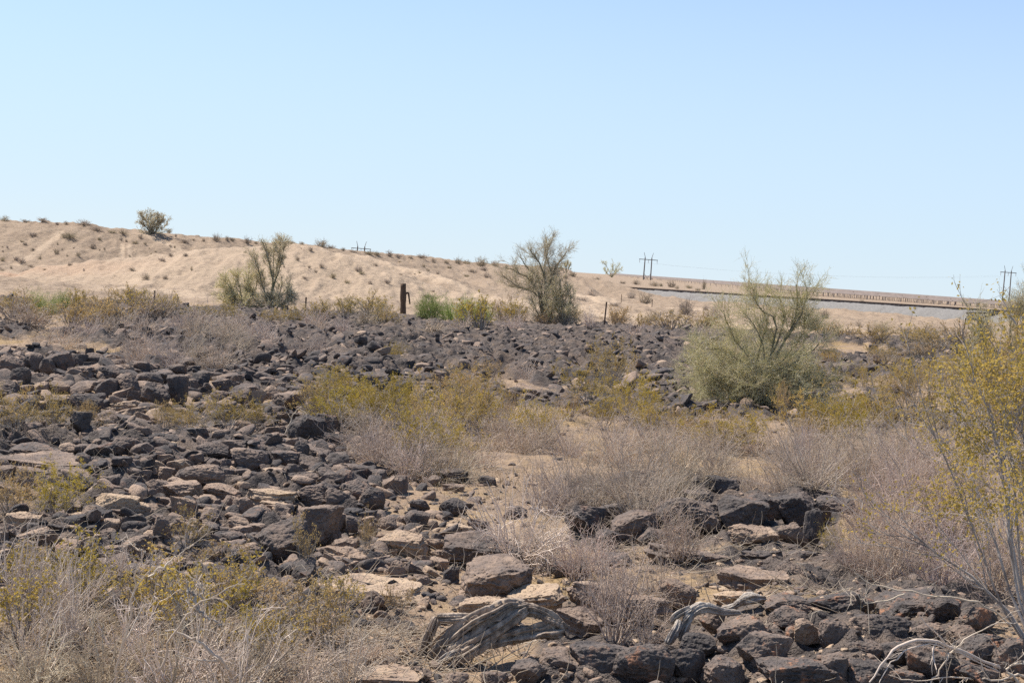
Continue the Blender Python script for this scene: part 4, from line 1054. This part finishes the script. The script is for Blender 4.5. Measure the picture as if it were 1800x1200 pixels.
# ------------------------------------------------------------------ dry grass
def grass():
    rng = np.random.default_rng(5)
    n = 30000
    Y = np.exp(rng.uniform(math.log(5), math.log(60), n*3)); u = rng.uniform(-.4, .4, n*3); X = u*Y
    w = np.clip(sstep(.52, .62, fbm2(X*.9+4, Y*.9, 3, 61))*(1-lava_mask(X, Y))*(.35+.65*sstep(9, 12, Y)), 0, 1)
    k = rng.random(n*3) < w; X = X[k][:n]; Y = Y[k][:n]; m = len(X)
    pos = np.stack([X, Y, H(X, Y)-.01], 1)
    d = np.stack([rng.normal(0, .5, m), rng.normal(0, .5, m), np.ones(m)], 1)
    L = rng.uniform(.04, .15, m)*np.clip(Y/14, .8, 1.5)
    P, R = walk(rng, pos, d, L, np.full(m, .0012)*np.clip(Y/8, 1, 4), 4, .2, -.05, .2)
    V, Q = tubes([(P, R)])
    tag(link('dry_grass', mesh_from('dry_grass', V, Q), M_GRASS), 'short straw coloured dry grass growing in sandy patches', kind='stuff')
    # low twig litter
    n = 16000
    Y = np.exp(rng.uniform(math.log(4.8), math.log(20), n*3)); u = rng.uniform(-.4, .4, n*3); X = u*Y
    w = np.clip(sstep(.45, .62, fbm2(X*.7+9, Y*.7, 3, 63))+.1, 0, 1)*(1-.8*lava_mask(X, Y))
    k = rng.random(n*3) < w; X = X[k][:n]; Y = Y[k][:n]; m = len(X)
    pos = np.stack([X, Y, H(X, Y)+.005], 1); d = np.stack([rng.normal(0, 1, m), rng.normal(0, 1, m), rng.uniform(0, .5, m)], 1)
    P, R = walk(rng, pos, d, rng.uniform(.05, .25, m), rng.uniform(.0012, .003, m), 5, .25, 0, .4)
    V, Q = tubes([(P, R)])
    tag(link('twig_litter', mesh_from('twig_litter', V, Q), M_DEAD), 'fallen grey twigs littering the ground between the plants', kind='stuff')
grass()

# ------------------------------------------------------------------ fence
def bm_obj(name, bm, mat, parent=None, smooth=False):
    me = bpy.data.meshes.new(name); bm.to_mesh(me); bm.free()
    if smooth:
        for p in me.polygons: p.use_smooth = True
    return link(name, me, mat, parent)
def box(bm, c, s, rot=None):
    m = Matrix.Translation(c) @ (rot or Matrix.Identity(4)) @ Matrix.Diagonal((*s, 1))
    bmesh.ops.create_cube(bm, size=1, matrix=m)
def cone(bm, a, b, r1, r2, seg=10):
    a = Vector(a); b = Vector(b); d = b-a
    m = Matrix.Translation((a+b)/2) @ d.to_track_quat('Z', 'Y').to_matrix().to_4x4()
    bmesh.ops.create_cone(bm, cap_ends=True, segments=seg, radius1=r1, radius2=r2, depth=d.length, matrix=m)

def tpost(px, ytop, ybase, label, lean=0, Y=None):
    if Y is None: X, Y, g = hit(px, ybase)
    X = at(px, ybase, Y)[0]; g = float(H(X, Y)); h = at(px, ytop, Y)[2]-g
    bm = bmesh.new()
    box(bm, (0, 0, h/2-.15), (.055, .008, h+.3)); box(bm, (0, .024, h/2-.15), (.008, .036, h+.298))
    for k in range(int(h/.09)): box(bm, (0, -.0075, .12+k*.085), (.02, .006, .02))
    box(bm, (0, .047, .02), (.12, .006, .16))
    o = bm_obj('fence_post', bm, M_RUST); o.location = (X, Y, g); o.rotation_euler = (0, lean, rnd.uniform(-.5, .5))
    tag(o, label, 'fence post', 'steel fence posts'); return o
tpost(137, 521, 560, 'thin steel fence post furthest left, half hidden in creosote')
tpost(270, 510, 560, 'thin steel fence post below the bright sandy slope of the mound', -.02)
tpost(536, 522, 562, 'thin steel fence post right of the slim palo verde', -.01)
tpost(1061, 530, 584, 'thin steel fence post between the tall palo verde and the railway', .03)
tpost(1690, 558, 604, 'leaning steel fence post near the right edge below the railway', .09)
tpost(1039, 509, 518, 'tiny distant post highest on the slope near the railway end', 0, 150)
tpost(1092, 517, 529, 'tiny distant post in the middle of the far fence by the railway', 0, 132)
tpost(1146, 526, 539, 'tiny distant post lowest of the far fence by the railway', 0, 118)
Xp, Yp, _ = hit(709, 562)
gp = float(H(Xp, Yp)); hp = at(706, 498, Yp)[2]-gp
wp = empty('wooden_post', (Xp, Yp, gp)); tag(wp, 'thick dark wooden fence post with a short brace in the middle', 'fence post')
rng_ = np.random.default_rng(2)
tt = np.linspace(0, 1, 14)
P = np.stack([-.10*tt, 0*tt, -.3+(hp+.3)*tt], 1)[None]; Rr = (np.interp(tt, [0, .25, .3, .55, .6, 1], [.10, .11, .125, .12, .135, .115])*rng_.uniform(.93, 1.07, 14))[None]
V, Q = tubes([(P, Rr)], 10)
nn = len(V); V = np.concatenate([V, P[0, -1:]+[0, 0, .01]]); T = [[nn-10+i, nn-10+(i+1) % 10, nn] for i in range(10)]
link('post', mesh_from('post', V, Q, T), M_POST, wp)
bm = bmesh.new(); cone(bm, (-.02, 0, hp*.70), (.13, .02, hp*.75), .045, .035, 7); cone(bm, (.13, .02, hp*.755), (.22, .05, hp*.42), .035, .03, 7)
bm_obj('brace', bm, M_POST, wp)
LAND.append((709, 540, Yp, 'the dark wooden post'))

# ------------------------------------------------------------------ railway
PA = at(1040, 501, 197); PB = at(1750, 545, 150); PC = PB+(PB-PA)*.55
def railway():
    pts = np.array([PA+(PC-PA)*t for t in np.linspace(0, 1, 260)])
    d = nrm((PC-PA)*[1, 1, 0]); nrmv = np.array([d[1], -d[0], 0])   # towards the camera side
    if nrmv[1] > 0: nrmv = -nrmv
    prof = [(4.4, -1.7), (3.2, -1.0), (1.7, -.24), (1.5, -.2), (0, -.2), (-1.5, -.2), (-1.7, -.24), (-4.6, -1.9)]
    V = []
    for i, p in enumerate(pts):
        for o, z in prof:
            j = (noise2(np.array([i*.7]), np.array([o*2.]), 4)[0]-.5)
            V.append(p+nrmv*(o+j*.3)+np.array([0, 0, z+j*.12]))
    n, k = len(pts), len(prof); idx = np.arange(n*k).reshape(n, k)
    Q = np.stack([idx[:-1, :-1], idx[1:, :-1], idx[1:, 1:], idx[:-1, 1:]], -1).reshape(-1, 4)
    tag(link('railway_embankment', mesh_from('railway_embankment', np.array(V), Q), M_BALL), 'grey ballast bank carrying the railway line', kind='structure')
    root = empty('railway_track', PA); tag(root, 'dark single railway track running along the grey ballast bank', 'railway track')
    Lr = np.linalg.norm(PC-PA); ang = math.atan2(d[1], d[0]); sl = (PC-PA)[2]/Lr
    for s in (-.75, .75):
        bm = bmesh.new()
        for (w, h, z) in ((.14, .03, -.10), (.03, .10, -.035), (.075, .05, .04)):
            for q in range(40):
                box(bm, (Lr*(q+.5)/40, 0, z+sl*Lr*(q+.5)/40), (Lr/40+.001, w, h), Matrix.Rotation(-math.asin(sl), 4, 'Y'))
        o = bm_obj('rail', bm, M_RAIL, root); o.rotation_euler = (0, 0, ang); o.location = tuple(nrmv*s)
    bm = bmesh.new()
    for q in range(int(Lr/.6)): box(bm, (.3+q*.6, 0, -.2+sl*(.3+q*.6)), (.24, 2.5, .2))
    o = bm_obj('sleepers', bm, M_TIE, root); o.rotation_euler = (0, 0, ang); o['kind'] = 'stuff'
    # culvert
    c = at(1705, 553, 148); cr = empty('culvert', c); tag(cr, 'small concrete culvert with a dark lintel in the ballast bank at the right', 'culvert')
    bm = bmesh.new(); box(bm, (0, 0, -.3), (.7, .5, 1.0)); bm_obj('headwall', bm, M_CONC, cr)
    bm = bmesh.new(); box(bm, (3.0, 0, -.55), (.6, .5, .8)); bm_obj('headwall', bm, M_CONC, cr)
    bm = bmesh.new(); box(bm, (2.2, -.1, .32), (5.2, .5, .2), Matrix.Rotation(-.06, 4, 'Y')); bm_obj('lintel', bm, M_TIE, cr)
    cr.rotation_euler = (0, 0, ang+math.pi)if False else (0, 0, 0)
railway()

# ------------------------------------------------------------------ solar farm
def solar():
    rows = [455+8.5*k for k in range(12)]+[575+60*k for k in range(14)]
    Wd = 230
    bm = bmesh.new(); 
    nt_ = 28
    for q in range(nt_): box(bm, (Wd*(q+.5)/nt_, 0, 0), (Wd/nt_-.35, 3.3, .06), Matrix.Translation((0, 0, 0)) @ Matrix.Rotation(math.radians(26), 4, 'X'))
    me_p = bpy.data.meshes.new('panels'); bm.to_mesh(me_p); bm.free(); me_p.materials.append(M_PANEL)
    bm = bmesh.new()
    box(bm, (Wd/2, -.9, -.55), (Wd, .16, .18)); box(bm, (Wd/2, .9, .12), (Wd, .12, .14))
    me_b = bpy.data.meshes.new('beam'); bm.to_mesh(me_b); bm.free(); me_b.materials.append(M_STEEL)
    bm = bmesh.new(); box(bm, (0, 0, -1.35), (.13, .12, 1.6)); me_s = bpy.data.meshes.new('post'); bm.to_mesh(me_s); bm.free(); me_s.materials.append(M_STEEL)
    bm = bmesh.new()
    for q in range(int(Wd/5.6)): box(bm, (1+q*5.6, -.9, -1.35), (.13, .12, 1.6))
    me_all = bpy.data.meshes.new('posts'); bm.to_mesh(me_all); bm.free(); me_all.materials.append(M_STEEL)
    for i, Y in enumerate(rows):
        X0 = 88 if i else 84
        r = empty('solar_panel_row', (X0, Y, -.72), .12)
        link('panels', me_p, parent=r); link('beam', me_b, parent=r)
        if i == 0:
            tag(r, 'nearest row of brown solar panels on thin posts beyond the railway', 'solar panels', 'solar panel rows beyond the railway')
            for q in range(int(Wd/5.6)):
                link('post', me_s, parent=r, loc=(1+q*5.6, -.9, 0))
        else:
            tag(r, 'brown solar panel row hidden among many behind the nearest row', 'solar panels', 'solar panel rows beyond the railway')
            o = link('posts', me_all, parent=r); o['kind'] = 'stuff'
solar()

# ------------------------------------------------------------------ power line
FR = []
def hframe(px, ytop, Y, label, sp, arm):
    c = at(px, 480, Y); g = -2.75; top = at(px, ytop, Y)[2]; h = top-g
    r = empty('power_pole', (c[0], Y, g), .12); tag(r, label, 'power pole', 'wooden H frame power poles')
    for s in (-1, 1):
        bm = bmesh.new(); cone(bm, (s*sp, 0, -1), (s*sp*.93, 0, h*.995-3.0), .42, .33, 8)
        cone(bm, (s*sp*.93, 0, h-3.02), (s*sp*1.30, 0, h), .17, .12, 6)
        bm_obj('pole', bm, M_POLE, r)
    bm = bmesh.new(); box(bm, (0, -.4, h-4.4), (arm, .35, .42)); bm_obj('crossarm', bm, M_POLE, r)
    zb = h-6; 
    bm = bmesh.new()
    cone(bm, (-sp, -.05, zb-7), (sp, -.05, zb-13), .11, .11, 5); cone(bm, (sp, .1, zb-7), (-sp, .1, zb-13), .11, .11, 5); bm_obj('brace', bm, M_POLE, r) if h > 15 else bm.free()
    for s in (-1, 0, 1):
        bm = bmesh.new()
        for q in range(7): cone(bm, (s*arm*.47, -.4, h-4.65-q*.28), (s*arm*.47, -.4, h-4.85-q*.28), .16, .22, 6)
        bm_obj('insulator', bm, M_STEEL, r)
    FR.append((c[0], Y, g+h-6.6, arm))
hframe(632, 424, 870, 'wooden power pole frame whose top peeps over the ridge left of centre', 2.3, 12)
hframe(1138, 444, 900, 'wooden H frame power pole standing behind the solar rows right of centre', 2.3, 12)
hframe(1772, 467, 930, 'tallest wooden H frame power pole near the right edge of the photo', 2.3, 11)
wr = empty('power_line', (FR[1][0], FR[1][1], FR[1][2])); tag(wr, 'thin sagging wires strung between the two right hand power poles', 'power line')
o0 = np.array(FR[1][:3])
for s in (-1, 0, 1):
    a = np.array(FR[1][:3])+[s*FR[1][3]*.47, 0, 0]; b = np.array(FR[2][:3])+[s*FR[2][3]*.47, 0, 0]
    t = np.linspace(0, 1, 24)[:, None]; P = a*(1-t)+b*t; P[:, 2] -= 4*4*t[:, 0]*(1-t[:, 0])
    V, Q = tubes([((P-o0)[None], np.full((1, 24), .011))]); link('wire', mesh_from('wire', V, Q), M_POLE, wr)

# ------------------------------------------------------------------ descriptions by neighbours
LAND += [(270, 550, hit(270, 560)[1], 'the steel post below the mound'), (536, 560, hit(536, 562)[1], 'the steel post by the slim palo verde'), (137, 550, hit(137, 560)[1], 'the leftmost steel post'),
         (1061, 575, hit(1061, 584)[1], 'the steel post by the tall palo verde'), (1690, 600, hit(1690, 604)[1], 'the leaning steel post')]
ORD = ['nearest', 'second', 'third', 'fourth', 'fifth', 'sixth', 'seventh', 'eighth', 'ninth', 'tenth', 'eleventh', 'twelfth', 'thirteenth', 'fourteenth', 'fifteenth', 'sixteenth', 'seventeenth', 'eighteenth', 'nineteenth', 'twentieth']+['twenty '+q for q in ('first', 'second', 'third', 'fourth', 'fifth', 'sixth', 'seventh', 'eighth', 'ninth')]+['thirtieth']*40
cells = {}
for (o, px, py, Y, noun, adj) in THINGS:
    if noun == 'desert shrub':
        continue
    best = min(LAND, key=lambda l: math.hypot(px-l[0], (py-l[1])*1.6)+ (170*abs(math.log(Y/l[2]))))
    dx, dy = px-best[0], (py-best[1])*1.6
    sec = ('right of' if dx > 0 else 'left of') if abs(dx) > abs(dy) else ('in front of' if dy > 0 else 'behind')
    cells.setdefault((noun, best[3], sec), []).append((math.hypot(dx, dy), o, adj))
for (noun, lm, sec), lst in cells.items():
    lst.sort(key=lambda e: e[0])
    for i, (_, o, adj) in enumerate(lst):
        o['label'] = (f'{adj} {noun} {sec} {lm}' if len(lst) == 1 else f'{adj} {noun}, {ORD[i]} {sec} {lm}')
        if len(o['label'].split()) > 16: o['label'] = o['label'].replace('lava rock', 'rock').replace('grey brown ', 'brown ')
for (o, px, py, Y, noun, adj) in THINGS:
    if noun == 'desert shrub':
        if px > 1380 and py > 540: o['label'] = 'low rounded shrub in the pink grass below the railway'; o['group'] = 'shrubs below the railway'
        elif py < 430 and px < 480 or (px < 900 and py < 440+(px-480)*.08): o['label'] = 'small dry shrub on the skyline of the left hill'; o['group'] = 'shrubs along the ridge'
        elif px < 600: o['label'] = 'small dark dry shrub dotted on the bare left slope'; o['group'] = 'shrubs on the left slope'
        elif px < 960: o['label'] = 'small dry shrub on the slope behind the wooden post'; o['group'] = 'shrubs on the middle slope'
        else: o['label'] = 'small dry shrub on the sandy rise by the railway end'; o['group'] = 'shrubs by the railway'

# ------------------------------------------------------------------ light
SUN_EL = math.radians(58); SUN_AZ = math.radians(-58)      # azimuth from +Y (view direction), negative = left
sd = Vector((math.cos(SUN_EL)*math.sin(SUN_AZ), math.cos(SUN_EL)*math.cos(SUN_AZ), math.sin(SUN_EL)))
sl = bpy.data.lights.new('sun', 'SUN'); sl.energy = 4.8; sl.angle = math.radians(.5); sl.color = (1, .94, .86)
so = bpy.data.objects.new('sun', sl); COL.objects.link(so); so.rotation_euler = sd.to_track_quat('Z', 'Y').to_euler(); so.location = (0, 0, 50)
w = bpy.data.worlds.new('World'); S.world = w; w.use_nodes = True
nt = w.node_tree; bg = nt.nodes['Background']
sk = nt.nodes.new('ShaderNodeTexSky'); sk.sky_type = 'NISHITA'; sk.sun_disc = False
sk.sun_elevation = SUN_EL; sk.sun_rotation = SUN_AZ
sk.altitude = 2500; sk.air_density = 1.0; sk.dust_density = .3; sk.ozone_density = 3.0
mx = nt.nodes.new('ShaderNodeMix'); mx.data_type = 'RGBA'; mx.inputs[0].default_value = .78
mx.inputs[7].default_value = (3.0, 3.68, 4.35, 1)          # pale dust haze over the clear sky
tc = nt.nodes.new('ShaderNodeTexCoord'); sx = nt.nodes.new('ShaderNodeSeparateXYZ'); mp = nt.nodes.new('ShaderNodeMapRange'); mp.interpolation_type = 'SMOOTHSTEP'
nt.links.new(tc.outputs['Generated'], sx.inputs[0]); nt.links.new(sx.outputs[2], mp.inputs[0])
mp.inputs[1].default_value = 0; mp.inputs[2].default_value = .38; mp.inputs[3].default_value = .86; mp.inputs[4].default_value = 0
nt.links.new(mp.outputs[0], mx.inputs[0]); nt.links.new(sk.outputs[0], mx.inputs[6]); nt.links.new(mx.outputs[2], bg.inputs[0]); bg.inputs[1].default_value = .12
S.view_settings.view_transform = 'Standard'; S.view_settings.look = 'None'; S.view_settings.gamma = 1
S.view_settings.exposure = .76
S.render.engine = 'CYCLES'
S.cycles.max_bounces = 5; S.cycles.diffuse_bounces = 2; S.cycles.use_denoising = False
